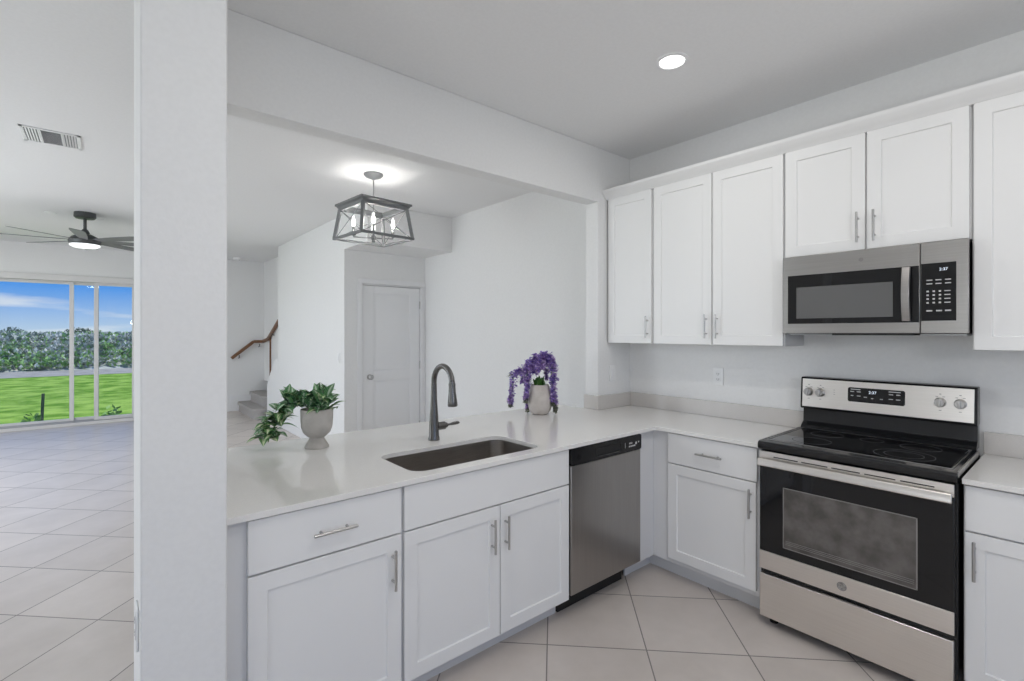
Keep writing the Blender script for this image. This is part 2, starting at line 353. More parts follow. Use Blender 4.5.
struct('wall_far', fw_, M['wall'], 'white far wall around the sliding glass door and behind the stairs', 'wall')
struct('wall_side', MB().box(XL-0.15, XL, YB, -2.25, 0, ZC).box(XL-0.15, XL, -0.98, 1.8, 0, ZC).box(XL-0.15, XL, -2.25, -0.98, 0, 0.15).box(XL-0.15, XL, -2.25, -0.98, 2.15, ZC).box(XL-0.15, XL, 5.4, YF, 0, ZC).box(XL-0.15, XL, 1.8, 5.4, 0, 0.4).box(XL-0.15, XL, 1.8, 5.4, 2.6, ZC), M['wall'], 'white left side wall of the house with two added window openings', 'wall')
struct('wall_rear', MB().box(XL, -5.2, YB-0.15, YB, 0, ZC).box(-0.8, 3.2, YB-0.15, YB, 0, ZC).box(-5.2, -0.8, YB-0.15, YB, 0, 0.3).box(-5.2, -0.8, YB-0.15, YB, 2.65, ZC), M['wall'], 'white rear wall with an added window opening', 'wall')
struct('wall_outer', MB().box(3.1, 3.2, YB, YF, 0, ZC), M['wall'], 'white outer wall of the house', 'wall')
for nm, box_, lab in (('added_window_1', (XL-0.10, XL-0.05, 1.8, 5.4, 0.4, 2.6), 'added wide living room side window for a fill light'), ('added_window_2', (-5.2, -0.8, YB-0.10, YB-0.05, 0.3, 2.65), 'added wide window in the rear wall for a fill light'), ('added_window_3', (XL-0.10, XL-0.05, -2.25, -0.98, 0.15, 2.15), 'added kitchen side window for a fill light')):  # unseen windows, made up as openings for the fill lights
    x0, x1, y0, y1, z0, z1 = box_
    f = MB(); alongx = (x1-x0) > (y1-y0)
    if alongx:
        f.box(x0, x0+0.06, y0, y1, z0, z1).box(x1-0.06, x1, y0, y1, z0, z1).box(x0, x1, y0, y1, z0, z0+0.06).box(x0, x1, y0, y1, z1-0.06, z1).box((x0+x1)/2-0.03, (x0+x1)/2+0.03, y0, y1, z0, z1)
        g = MB().box(x0+0.05, x1-0.05, y0+0.02, y0+0.025, z0+0.05, z1-0.05)
    else:
        f.box(x0, x1, y0, y0+0.06, z0, z1).box(x0, x1, y1-0.06, y1, z0, z1).box(x0, x1, y0, y1, z0, z0+0.06).box(x0, x1, y0, y1, z1-0.06, z1).box(x0, x1, (y0+y1)/2-0.03, (y0+y1)/2+0.03, z0, z1)
        g = MB().box(x0+0.02, x0+0.025, y0+0.05, y1-0.05, z0+0.05, z1-0.05)
    o = struct(nm, f, M['alu'], lab, 'window'); g.build('pane', M['glass'], o)
# baseboards
def bb(name, x0, x1, y0, y1, lab): struct(name, MB().box(x0, x1, y0, y1, 0, 0.135), M['trimw'], lab, 'baseboard', bevel=0.004)
bb('baseboard_stair', -0.453, -0.44, 3.87, 7.36, 'white baseboard along the stair wall')
bb('baseboard_right', 0.612, XW, 0.77, 3.86, 'white baseboard along the dining wall')
bb('baseboard_far', -2.10, -0.75, YF-0.013, YF, 'white baseboard on the far wall left of the stairs')
bb('baseboard_left', -2.52, -2.507, -0.03, 0.33, 'white baseboard on the side of the pillar wall')
# ---- closet door with casing, knob and hinges
cs = MB()
cs.box(-0.285, -0.225, 3.862, 3.871, 0, 2.075).box(0.565, 0.622, 3.862, 3.871, 0, 2.075).box(-0.285, 0.622, 3.862, 3.871, 2.075, 2.135)
cs.box(-0.235, -0.217, 3.87, 3.96, 0, 2.073).box(0.557, 0.575, 3.87, 3.96, 0, 2.073).box(-0.235, 0.575, 3.87, 3.96, 2.06, 2.073)
struct('trim_1', cs, M['trimw'], 'white flat casing around the closet door', 'door casing', bevel=0.004)
d = MB()
x0, x1, y0, z0, z1 = -0.212, 0.552, 3.885, 0.012, 2.055
d.box(x0, x1, y0+0.010, y0+0.036, z0, z1)
PX = ((-0.075, 0.415),); PZ = ((0.20, 0.90), (1.03, 1.965))
d.box(x0, -0.075, y0, y0+0.011, z0, z1).box(0.415, x1, y0, y0+0.011, z0, z1)
d.box(-0.075, 0.415, y0, y0+0.011, z0, 0.20).box(-0.075, 0.415, y0, y0+0.011, 0.90, 1.03).box(-0.075, 0.415, y0, y0+0.011, 1.965, z1)
for a, b in PZ:
    d.loops([[(p[0], yy, p[1]) for p in ((-0.075+k, a+k), (0.415-k, a+k), (0.415-k, b-k), (-0.075+k, b-k))] for k, yy in ((0.03, y0+0.0105), (0.055, y0+0.003))], False, True)
dr = struct('door_1', d, M['trimw'], 'white two-panel closet door with a round satin knob', 'door', bevel=0.003)
kb = MB(); kb.lathe((-0.126, y0, 0.953), [(0.033, 0), (0.033, -0.006), (0.014, -0.010), (0.012, -0.035), (0.026, -0.045), (0.030, -0.058), (0.022, -0.070), (0.001, -0.073)], 24, 'y')
kb.build('knob', M['chrome'], dr)
for z in (0.30, 1.07, 1.84):
    MB().box(0.548, 0.561, y0-0.006, y0+0.006, z-0.045, z+0.045).cyl((0.5545, y0-0.006, z-0.05), (0.5545, y0-0.006, z+0.05), 0.006).build('hinge', M['chrome'], dr)
# ---- sliding glass door
sl = MB()
sl.box(-4.95, -2.12, YF-0.03, YF+0.14, 2.305, 2.40).box(-2.155, -2.12, YF-0.03, YF+0.14, 0.05, 2.305).box(-4.95, -4.90, YF-0.03, YF+0.14, 0.05, 2.305)
sl.box(-4.95, -2.12, YF-0.03, YF+0.14, 0, 0.05)
sd = struct('door_2', sl, M['alu'], 'white framed sliding glass door opening onto the lawn', 'sliding door', bevel=0.004)
def panel(nm, xa, xb, ya, sx):
    f = MB(); w = 0.055
    f.box(xa, xa+w, ya, ya+0.035, 0.059, 2.304).box(xb-w, xb, ya, ya+0.035, 0.059, 2.304).box(xa+w, xb-w, ya, ya+0.035, 0.059, 0.11).box(xa+w, xb-w, ya, ya+0.035, 2.258, 2.304)
    p = f.build('door_panel', M['alu'], sd, 0.003)
    MB().box(xa+w-0.005, xb-w+0.005, ya+0.014, ya+0.020, 0.105, 2.262).build('pane', M['glass'], p)
panel('a', -3.90, -2.945, YF+0.055, 0); panel('b', -2.70, -2.155, YF+0.005, 0); panel('c', -3.00, -2.64, YF+0.094, 0)
panel('d', -4.90, -3.86, YF+0.005, 0)
MB().box(-4.9, -2.155, YF-0.03, YF+0.10, 0.05, 0.058).box(-4.9, -2.155, YF+0.045, YF+0.05, 0.05, 0.075).build('track', M['track'], sd)
MB().box(-2.20, -2.175, YF-0.055, YF-0.031, 0.05, 0.48).ball((-2.188, YF-0.043, 0.485), 0.014).build('jamb_guard', M['trimw'], sd, 0.003)
# ---- stairs with carpeted treads
st = MB()
def tread(x0, y0, x1, y1, z, last=0):
    st.loops([[(x, y, zz) for x, y in rr(x0, x1, y0, y1, 0.10, 5)] for zz in (0 if z < 0.2 else z-0.20, z-0.045)])
    st.loops([[(x, y, zz) for x, y in rr(x0-0.028, x1, y0-0.028, y1, 0.11, 5)] for zz in (z-0.045, z-0.012, z)])
tread(-0.62, 7.42, -0.17, 8.735, 0.18); tread(-0.42, 7.62, -0.17, 8.735, 0.36)
sw = struct('stairs_far', st, M['carpet'], 'grey carpeted stair treads turning behind the white stair wall', 'stairs')
MB().box(-0.75, -0.161, 8.735, YF-0.001, 0, 0.30).build('skirt_board', M['trimw'], sw, 0.003)

# ------------------------------------------------------------------ cabinet fronts
class Front:
    """local frame of a cabinet run: a = along the run, d = out of the face, z = up"""
    def __init__(self, kind, base): self.k, self.b = kind, base
    def pt(self, a, d, z): return (a, self.b - d, z) if self.k == 'P' else (self.b - d, -a, z)
    def box(self, mb, a0, a1, d0, d1, z0, z1):
        p, q = self.pt(a0, d0, z0), self.pt(a1, d1, z1)
        return mb.box(p[0], q[0], p[1], q[1], p[2], q[2])
    def dir(self): return (1, 0, 0) if self.k == 'P' else (0, -1, 0)
PEN = Front('P', 0.038); BASE = Front('W', 0.038); UPP = Front('W', 0.346)
def shaker(F, a0, a1, z0, z1, rail=0.057):
    mb = MB(); t = 0.019
    def loop(k, d): return [F.pt(a, d, z) for a, z in ((a0+k, z0+k), (a1-k, z0+k), (a1-k, z1-k), (a0+k, z1-k))]
    mb.loops([loop(0, 0.0), loop(0, t), loop(rail, t), loop(rail+0.0025, t-0.008)])
    return mb
def slab(F, a0, a1, z0, z1):
    mb = MB(); F.box(mb, a0, a1, 0, 0.019, z0, z1); return mb
def pull(F, a, z, vertical, parent, half=0.064):
    mb = MB(); s = 0.019; r = 0.0055
    e = half + 0.012
    if vertical:
        mb.cyl(F.pt(a, s+0.030, z-e), F.pt(a, s+0.030, z+e), r, 12)
        for k in (-half*0.72, half*0.72): mb.cyl(F.pt(a, s, z+k), F.pt(a, s+0.030, z+k), 0.0048, 10)
    else:
        mb.cyl(F.pt(a-e, s+0.030, z), F.pt(a+e, s+0.030, z), r, 12)
        for k in (-half*0.72, half*0.72): mb.cyl(F.pt(a+k, s, z), F.pt(a+k, s+0.030, z), 0.0048, 10)
    return mb.build('handle', M['chrome'], parent)
def cabinet(name, label, F, a0, a1, zb, zt, depth, toe, fronts, base_loc, hollow=False):
    """carcass + fronts; fronts: (type, a0, a1, z0, z1, handle)"""
    t = empty(name, base_loc, label, 'cabinet')
    c = MB()
    if hollow:
        am = (a0+a1)/2; e = 0.0006
        F.box(c, a0, a0+0.018, -depth, -0.020, zb, zt); F.box(c, a1-0.018, a1, -depth, -0.020, zb, zt)
        F.box(c, a0+0.019, a1-0.019, -depth+0.012, -0.020, zb, zb+0.018); F.box(c, a0+0.019, a1-0.019, -depth, -depth+0.010, zb, zt)
        F.box(c, a0, a0+0.040, -0.019, 0.0, zb, zt); F.box(c, a1-0.040, a1, -0.019, 0.0, zb, zt)
        for za, zz in ((zb, zb+0.035), (0.680, 0.728), (zt-0.03, zt)): F.box(c, a0+0.0402, a1-0.0402, -0.019, -e, za, zz)
        F.box(c, am-0.02, am+0.02, -0.019, -e, zb+0.0352, 0.6798)
    else: F.box(c, a0, a1, -depth, 0.0, zb, zt)
    if toe: F.box(c, a0, a1, -depth, -0.080, 0.0, zb)
    c.build('carcass', M['cabface'], t, 0.0015)
    for ty, b0, b1, z0, z1, h in fronts:
        if ty == 'door': o = shaker(F, b0, b1, z0, z1).build('door', M['cab'], t, 0.0012)
        else: o = slab(F, b0, b1, z0, z1).build('drawer' if ty == 'drawer' else 'false_front', M['cab'], t, 0.0015)
        if h: pull(F, h[0], h[1], h[2], o)
    return t
ZB = 0.105; ZT = 0.8905
cabinet('base_cabinet', 'white base cabinet at the left end of the peninsula with one drawer over one door', PEN, -2.2955, -1.689, ZB, ZT, 0.585, True,
        [('drawer', -2.231, -1.695, 0.709, 0.884, (-1.958, 0.792, False)), ('door', -2.231, -1.695, 0.112, 0.702, (-1.733, 0.581, True))], (-1.985, 0.33, 0))
cabinet('sink_cabinet', 'wide white sink base cabinet with two doors under a plain false front', PEN, -1.688, -0.747, ZB, ZT, 0.585, True,
        [('false', -1.681, -0.749, 0.709, 0.884, None), ('door', -1.681, -1.2045, 0.112, 0.702, (-1.252, 0.578, True)), ('door', -1.1995, -0.749, 0.112, 0.702, (-1.174, 0.578, True))], (-1.22, 0.33, 0), True)
cb = cabinet('base_cabinet', 'white corner base cabinet between the dishwasher and the range with drawer and door', BASE, -0.60, 0.612, ZB, ZT, 0.58, True,
        [('drawer', 0.071, 0.592, 0.709, 0.884, (0.338, 0.797, False)), ('door', 0.071, 0.586, 0.135, 0.702, (0.562, 0.594, True))], (0.33, 0.0, 0))
f = MB(); f.box(-0.145, 0.036, 0.040, 0.058, ZB, ZT).box(-0.145, 0.118, 0.122, 0.135, 0, ZB)
f.build('filler', M['cabface'], cb, 0.0015)
cabinet('base_cabinet', 'white base cabinet to the right of the range with drawer and door', BASE, 1.384, 1.95, ZB, ZT, 0.58, True,
        [('drawer', 1.390, 1.945, 0.709, 0.884, (1.668, 0.797, False)), ('door', 1.390, 1.945, 0.112, 0.702, (1.418, 0.60, True))], (0.33, -1.66, 0))
ZU0, ZU1 = 1.410, 2.492
cabinet('wall_cabinet', 'tall white wall cabinet with a single door in the corner by the stub wall', UPP, -0.646, -0.243, ZU0, ZU1, 0.277, False,
        [('door', -0.630, -0.255, ZU0+0.002, 2.487, (-0.281, 1.527, True))], (0.49, 0.44, ZU0))
cabinet('wall_cabinet', 'tall white double-door wall cabinet beside the microwave', UPP, -0.242, 0.606, ZU0, ZU1, 0.277, False,
        [('door', -0.234, 0.182, ZU0+0.002, 2.487, (0.151, 1.527, True)), ('door', 0.190, 0.601, ZU0+0.002, 2.487, (0.222, 1.527, True))], (0.49, -0.18, ZU0))
cabinet('wall_cabinet', 'short white double-door wall cabinet above the microwave', UPP, 0.607, 1.373, 1.900, ZU1, 0.277, False,
        [('door', 0.613, 0.984, 1.904, 2.487, (0.955, 2.015, True)), ('door', 0.992, 1.366, 1.904, 2.487, (1.024, 2.015, True))], (0.49, -0.99, 1.9))
cabinet('wall_cabinet', 'tall white wall cabinet cut by the right edge of the photo', UPP, 1.374, 1.95, ZU0, ZU1, 0.277, False,
        [('door', 1.381, 1.945, ZU0+0.002, 2.487, (1.90, 1.527, True))], (0.49, -1.66, ZU0))
cm = MB().prism([(0.345, 2.4875), (0.3265, 2.4875), (0.320, 2.497), (0.312, 2.503), (0.300, 2.512), (0.285, 2.530), (0.279, 2.537), (0.277, 2.552), (0.300, 2.552), (0.345, 2.552)], 'y', 0.648, -1.95)
tag(cm.build('crown_moulding', M['cab'], None, 0.0), 'white crown moulding running along the tops of the wall cabinets', 'moulding')

# ------------------------------------------------------------------ countertops
def slab_poly(outer, holes, z0, z1):
    mb = MB(); bm = mb.bm; eds = []
    for lp in [outer] + holes:
        vs = [bm.verts.new((x, y, z1)) for x, y in lp]
        eds += [bm.edges.new((vs[i], vs[(i+1) % len(vs)])) for i in range(len(vs))]
    r = bmesh.ops.triangle_fill(bm, use_beauty=True, edges=eds)
    fs = [g for g in r['geom'] if isinstance(g, bmesh.types.BMFace)]
    ex = bmesh.ops.extrude_face_region(bm, geom=fs)
    bmesh.ops.translate(bm, vec=(0, 0, z0-z1), verts=[g for g in ex['geom'] if isinstance(g, bmesh.types.BMVert)])
    return mb
SX0, SX1, SY0, SY1 = -1.610, -0.890, 0.066, 0.430
hole = rr(SX0, SX1, SY0, SY1, 0.068, 8)
fil = [(-0.025+0.025*math.sin(t), -0.0+0.0*t) for t in (0,)]
outer = [(-2.294, 0), (-0.02, 0), (-0.006, -0.006), (0, -0.02), (0, -0.613), (0.6245, -0.613), (0.6245, 0.6495), (0.2335, 0.6495), (0.2335, 0.70)]
xr_, yb_, rad = 0.205, 1.045, 0.09
outer += [(0.2335, 0.78), (xr_, 0.79)]
outer += [(xr_-rad+rad*math.cos(t), yb_-rad+rad*math.sin(t)) for t in [PI/2*i/8 for i in range(9)]]
outer += [(-2.294, yb_)]
ct = empty('countertop', (-1.0, 0.4, 0.892), 'pale polished quartz countertop of the L shaped peninsula', 'countertop')
slab_poly(outer, [hole], 0.892, 0.914).build('slab', M['quartz'], ct, 0.002)
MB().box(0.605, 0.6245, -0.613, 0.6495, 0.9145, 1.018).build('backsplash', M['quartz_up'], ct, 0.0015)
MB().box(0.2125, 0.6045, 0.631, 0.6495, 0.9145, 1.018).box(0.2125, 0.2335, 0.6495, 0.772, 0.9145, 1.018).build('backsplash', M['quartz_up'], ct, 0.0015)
c2 = empty('countertop', (0.31, -1.67, 0.892), 'short pale quartz countertop to the right of the range', 'countertop')
MB().box(0.0, 0.6245, -1.383, -1.96, 0.892, 0.914).build('slab', M['quartz'], c2, 0.002)
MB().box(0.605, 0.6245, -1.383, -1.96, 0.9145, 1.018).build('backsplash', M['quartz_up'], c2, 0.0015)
# ---- undermount sink
sk = empty('sink', ((SX0+SX1)/2, (SY0+SY1)/2, 0.68), 'undermount stainless steel sink set in the peninsula countertop', 'sink')
mb = MB(); LP = []
for k, z, r in ((-0.022, 0.8905, 0.085), (0.003, 0.8905, 0.068), (0.004, 0.86, 0.068), (0.010, 0.72, 0.062), (0.018, 0.695, 0.055), (0.040, 0.682, 0.04), (0.16, 0.678, 0.012)):
    LP.append([(x, y, z) for x, y in rr(SX0+k, SX1-k, SY0+k, SY1-k, max(r, 0.01), 8)])
mb.loops(LP, False, True)
bmesh.ops.reverse_faces(mb.bm, faces=mb.bm.faces[:])
o = mb.build('basin', M['steel_sink'], sk, 0, 50, recalc=False)
md = o.modifiers.new('sheet', 'SOLIDIFY'); md.thickness = 0.0015; md.offset = 0
MB().lathe(((SX0+SX1)/2, (SY0+SY1)/2+0.02, 0.679), [(0.055, 0), (0.055, 0.003), (0.042, 0.004), (0.036, -0.001), (0.001, -0.001)], 28).build('drain', M['chrome'], sk)
# ---- faucet
FX, FY = -1.233, 0.546
fa = empty('faucet', (FX, FY, 0.914), 'tall gunmetal gooseneck pull-down faucet behind the sink', 'faucet')
MB().lathe((FX, FY, 0.9143), [(0.030, 0), (0.030, 0.012), (0.027, 0.02), (0.0255, 0.09), (0.021, 0.15), (0.0165, 0.22), (0.0150, 0.30)], 28).build('body', M['gunmetal'], fa)
pts = [(FX, FY, 1.19), (FX, FY, 1.225)]
cyc, czc, ra = FY-0.088, 1.225, 0.088
for i in range(1, 15):
    t = PI*0.94*i/14; pts.append((FX, cyc + ra*math.cos(t), czc + ra*math.sin(t)))
MB().tube(pts, 0.0145, 18).build('gooseneck', M['gunmetal'], fa)
tx, ty, tz = pts[-1]
dn = V(0, -0.05, -1).normalized(); p = V(tx, ty, tz)
hp = [p + dn*k for k in (0.0, 0.012, 0.013, 0.03, 0.06, 0.10, 0.122, 0.128)]
MB().tube(hp, [0.0150, 0.0160, 0.0180, 0.0170, 0.0185, 0.0235, 0.0255, 0.0225], 20).build('spray_head', M['gunmetal'], fa)
mb = MB().cyl((FX+0.018, FY, 0.985), (FX+0.066, FY, 0.985), 0.0215, 20).cyl((FX+0.066, FY, 0.985), (FX+0.080, FY, 0.985), 0.014, 14)
mb.tube([(FX+0.078, FY, 0.985), (FX+0.100, FY, 0.986), (FX+0.120, FY, 0.988), (FX+0.148, FY, 0.989), (FX+0.160, FY, 0.989)], [0.0065, 0.006, 0.009, 0.0095, 0.006], 12)
mb.build('lever', M['gunmetal'], fa)

# ------------------------------------------------------------------ dishwasher
dw = empty('dishwasher', (-0.45, 0.3, 0), 'stainless steel dishwasher with a black control strip set in the peninsula', 'dishwasher')
MB().box(-0.742, -0.152, 0.042, 0.60, 0.128, 0.887).box(-0.742, -0.195, 0.126, 0.60, 0.012, 0.128).build('tub', M['blackm'], dw)
MB().box(-0.742, -0.143, 0.010, 0.040, 0.130, 0.797).build('door', M['steel_v'], dw, 0.004, seg=3)
cp = MB()
cp.loops([[(x, y, z) for x, z in rr(-0.743, -0.142, 0.800, 0.888, 0.012, 4)] for y in (0.040, 0.008, 0.004)])
cpo = cp.build('control_panel', M['blackpl'], dw, 0.002)
mb = MB().box(-0.556, -0.340, 0.0035, 0.001, 0.858, 0.864)
mb.loops([[(x, y, z) for x, z in rr(-0.556, -0.340, 0.815, 0.862, 0.016, 4)] for y in (0.0038, 0.0030)])
mb.build('pocket_handle', M['blackm'], cpo)
MB().tube([(-0.54, 0.002, 0.822), (-0.45, -0.001, 0.819), (-0.356, 0.002, 0.822)], 0.004, 8).build('handle_lip', M['enamel'], cpo)
mb = MB()
for k in range(3): mb.box(-0.262+k*0.011, -0.256+k*0.011, 0.0038, 0.0030, 0.842, 0.852)
for k in range(4): mb.box(-0.264+k*0.016, -0.252+k*0.016, 0.0038, 0.0030, 0.826, 0.834)
mb.box(-0.300, -0.298, 0.0038, 0.003, 0.826, 0.856)
mb.build('lettering', M['mark'], cpo)
for bx_, bz_, br_ in ((-0.196, 0.842, 0.008), (-0.172, 0.846, 0.005)): MB().lathe((bx_, 0.0040, bz_), [(br_, 0), (br_, -0.001)], 14, 'y').build('button', M['mark'], cpo)
MB().lathe((-0.688, 0.0040, 0.838), [(0.016, 0), (0.016, -0.0015)], 20, 'y').build('badge', M['enamel'], cpo)
MB().box(-0.741, -0.195, 0.110, 0.125, 0.004, 0.126).build('toe_kick', M['blackm'], dw)

# ------------------------------------------------------------------ range
RY0, RY1 = -0.6175, -1.3735
rg = empty('range', (0.3, -0.995, 0), 'freestanding stainless electric range with black glass oven door and black cooktop', 'range')
MB().box(0.012, 0.600, RY0-0.003, RY1+0.003, 0.05, 0.905).build('body', M['blackm'], rg, 0.002)
mb = MB(); mb.prism([(-0.030, 0.900), (-0.034, 0.908), (-0.034, 0.926), (-0.026, 0.936), (-0.012, 0.938), (0.53, 0.938), (0.53, 0.906), (-0.01, 0.892)], 'y', RY0, RY1)
ck = mb.build('cooktop', M['enamel'], rg, 0.0015)
MB().box(0.035, 0.505, -0.645, -1.345, 0.9382, 0.9402).build('glass_top', M['blackgl'], ck, 0.001)
mb = MB()
for bx, by, br in ((0.16, -0.80, 0.085), (0.16, -1.17, 0.110), (0.385, -0.80, 0.075), (0.385, -1.19, 0.078), (0.40, -0.995, 0.05), (0.16, -1.17, 0.072)):
    mb.lathe((bx, by, 0.9403), [(br, 0), (br, 0.0003), (br-0.0025, 0.0003), (br-0.0025, 0)], 56, cap0=False, cap1=False)
mb.build('burner_rings', M['ring'], ck)
mb = MB().box(0.0, 0.52, RY1-0.0015, RY1+0.003, 0.915, 0.9395).box(0.0, 0.52, RY0-0.003, RY0+0.0015, 0.915, 0.9395)
mb.beam((0.028, -0.638, 0.9398), (0.028, -1.352, 0.9398), 0.003, 0.002).beam((0.511, -0.638, 0.9398), (0.511, -1.352, 0.9398), 0.003, 0.002).beam((0.028, -1.352, 0.9398), (0.511, -1.352, 0.9398), 0.003, 0.002).beam((0.028, -0.638, 0.9398), (0.511, -0.638, 0.9398), 0.003, 0.002)
mb.build('edge_trim', M['chrome'], ck)
# oven door
od = MB().box(-0.014, 0.010, RY0-0.004, RY1+0.010, 0.292, 0.888).build('oven_door', M['blackm'], rg, 0.002)
MB().box(-0.020, -0.0145, RY0-0.005, RY1+0.012, 0.384, 0.836).build('door_glass', M['blackgl'], od, 0.002)
MB().box(-0.0212, -0.0202, -0.738, -1.246, 0.430, 0.720).build('oven_window', M['ovenwin'], od)
mb = MB()
for a0, a1, b0, b1 in ((-0.733, -1.251, 0.720, 0.724), (-0.733, -1.251, 0.426, 0.430), (-0.733, -0.738, 0.426, 0.724), (-1.246, -1.251, 0.426, 0.724)): mb.box(-0.0216, -0.0202, a0, a1, b0, b1)
mb.build('window_border', M['emblem'], od)
mb = MB()
for z in (0.447, 0.455, 0.463): mb.box(-0.0216, -0.0213, -0.745, -1.24, z, z+0.002)
mb.build('rack_lines', M['emblem'], od)
MB().box(-0.022, -0.0145, RY0-0.004, RY1+0.010, 0.292, 0.383).build('lower_band', M['steel_h'], od, 0.002)
MB().box(-0.022, -0.0145, RY0-0.004, RY1+0.010, 0.837, 0.888).build('upper_band', M['steel_h'], od, 0.002)
mb = MB()
for k in range(5): mb.box(-0.0226, -0.0200, -0.690-k*0.126, -0.800-k*0.126, 0.8625, 0.8675)
mb.build('vent_slots', M['blackm'], od)
mb = MB(); mb.loops([[(-0.038, y, 0.816), (-0.049, y, 0.817), (-0.052, y, 0.822), (-0.050, y, 0.850), (-0.046, y, 0.855), (-0.036, y, 0.855), (-0.034, y, 0.840)] for y in (RY0-0.006, RY1+0.014)])
mb.box(-0.045, -0.015, RY0-0.006, RY0-0.030, 0.838, 0.853).box(-0.045, -0.015, RY1+0.014, RY1+0.040, 0.838, 0.853)
mb.build('door_handle', M['steel_h'], od, 0.002)
mb = MB(); mb.lathe((-0.022, -0.983, 0.337), [(0.0195, 0), (0.0195, -0.0012), (0.0175, -0.0018), (0.0165, -0.0012), (0.001, -0.0012)], 32, 'x')
em = mb.build('emblem', M['emblem'], od)
mb = MB().text('GE', 0.020, (-0.0232, -0.983, 0.337), (0, -1, 0), (0, 0, 1))
for k in range(4):
    a = PI/4 + k*PI/2
    mb.tube([(-0.0236, -0.983+0.0145*math.cos(a+t), 0.337+0.0145*math.sin(a+t)) for t in (-0.5, -0.25, 0, 0.25, 0.5)], 0.0007, 6)
mb.build('monogram', M['emblemhi'], em)
# storage drawer
sdw = MB().box(-0.020, 0.010, RY0-0.004, RY1+0.012, 0.050, 0.268).build('storage_drawer', M['steel_h'], rg, 0.003)
MB().box(-0.0205, -0.010, -0.905, -1.085, 0.2685, 0.2735).build('finger_pull', M['chrome'], sdw)
MB().box(0.0, 0.0115, RY0-0.004, RY1+0.010, 0.262, 0.296).build('drawer_gap', M['blackm'], rg)
for x, y in ((0.06, -0.66), (0.06, -1.33), (0.57, -0.65), (0.57, -1.34)):
    MB().lathe((x, y, 0), [(0.020, 0), (0.020, 0.012), (0.012, 0.016), (0.012, 0.052)], 14).build('foot', M['blackpl'], rg)
# backguard
bgm = MB(); bgm.prism([(0.515, 0.9385), (0.530, 0.955), (0.560, 0.975), (0.565, 1.056), (0.615, 1.056), (0.615, 0.9385)], 'y', RY0-0.006, RY1+0.006)
bg_ = bgm.build('backguard', M['enamel'], rg, 0.002)
mb = MB(); mb.prism([(0.527, 1.056), (0.540, 1.222), (0.548, 1.230), (0.612, 1.230), (0.615, 1.050), (0.535, 1.050)], 'y', RY0-0.002, RY1+0.004)
hs_ = mb.build('control_housing', M['blackpl'], rg, 0.003)
def bgx(z): return 0.527 + (z-1.056)*0.013/0.166
def on_panel(mb, y0, y1, z0, z1, d0, d1):
    mb.loops([[(bgx(z)-d, y, z) for y, z in ((y0, z0), (y1, z0), (y1, z1), (y0, z1))] for d in (d0, d1)])
mb = MB(); on_panel(mb, RY0-0.012, RY1+0.014, 1.063, 1.221, 0.0002, 0.003); mb.build('control_panel', M['steel_h'], hs_, 0.001)
mb = MB(); mb.loops([[(bgx(z)-dd, y, z) for y, z in rr(-1.103, -0.855, 1.113, 1.190, 0.010, 5)] for dd in (0.0028, 0.0042)])
dp = mb.build('display_panel', M['blackgl'], hs_)
mb = MB().text('2:37', 0.020, (bgx(1.168)-0.0043, -0.966, 1.168), (0, -1, 0), (0.078, 0, 1)); mb.build('clock_digits', M['led'], dp)
mb = MB()
for y, z, w in ((-0.875, 1.168, .018), (-0.905, 1.168, .018), (-0.875, 1.146, .012), (-0.905, 1.146, .016), (-0.935, 1.142, .014), (-0.965, 1.138, .010), (-1.005, 1.138, .012), (-1.045, 1.166, .018), (-1.075, 1.166, .018), (-1.045, 1.142, .018), (-1.075, 1.142, .018), (-0.89, 1.180, .045), (-1.06, 1.180, .05)):
    on_panel(mb, y+w/2, y-w/2, z-0.0022, z+0.0022, 0.0042, 0.0047)
mb.build('lettering', M['mark'], dp)
for ky in (-0.663, -0.722, -1.238, -1.311):
    zk = 1.148; xk = bgx(zk)-0.003
    mb = MB().lathe((xk, ky, zk), [(0.0235, 0), (0.0235, -0.004), (0.0215, -0.007), (0.0205, -0.024), (0.018, -0.028), (0.001, -0.028)], 30, 'x')
    kn_ = mb.build('knob', M['chrome'], hs_)
    MB().box(xk-0.036, xk-0.026, ky-0.006, ky+0.006, zk-0.021, zk+0.021).build('knob_grip', M['chrome'], kn_, 0.003)
for ky in (-0.663, -0.722, -1.238, -1.311):
    mb = MB(); on_panel(mb, ky+0.004, ky-0.004, 1.186, 1.190, 0.003, 0.0036); on_panel(mb, ky+0.018, ky+0.008, 1.174, 1.177, 0.003, 0.0036); on_panel(mb, ky-0.008, ky-0.018, 1.174, 1.177, 0.003, 0.0036); on_panel(mb, ky+0.005, ky-0.005, 1.108, 1.111, 0.003, 0.0036)
    mb.build('dial_lettering', M['emblem'], hs_)
mb = MB()
for k in range(3): on_panel(mb, -0.786, -0.794, 1.142+0.012*k, 1.144+0.012*k, 0.003, 0.0036)
mb.build('indicator_lettering', M['emblem'], hs_)

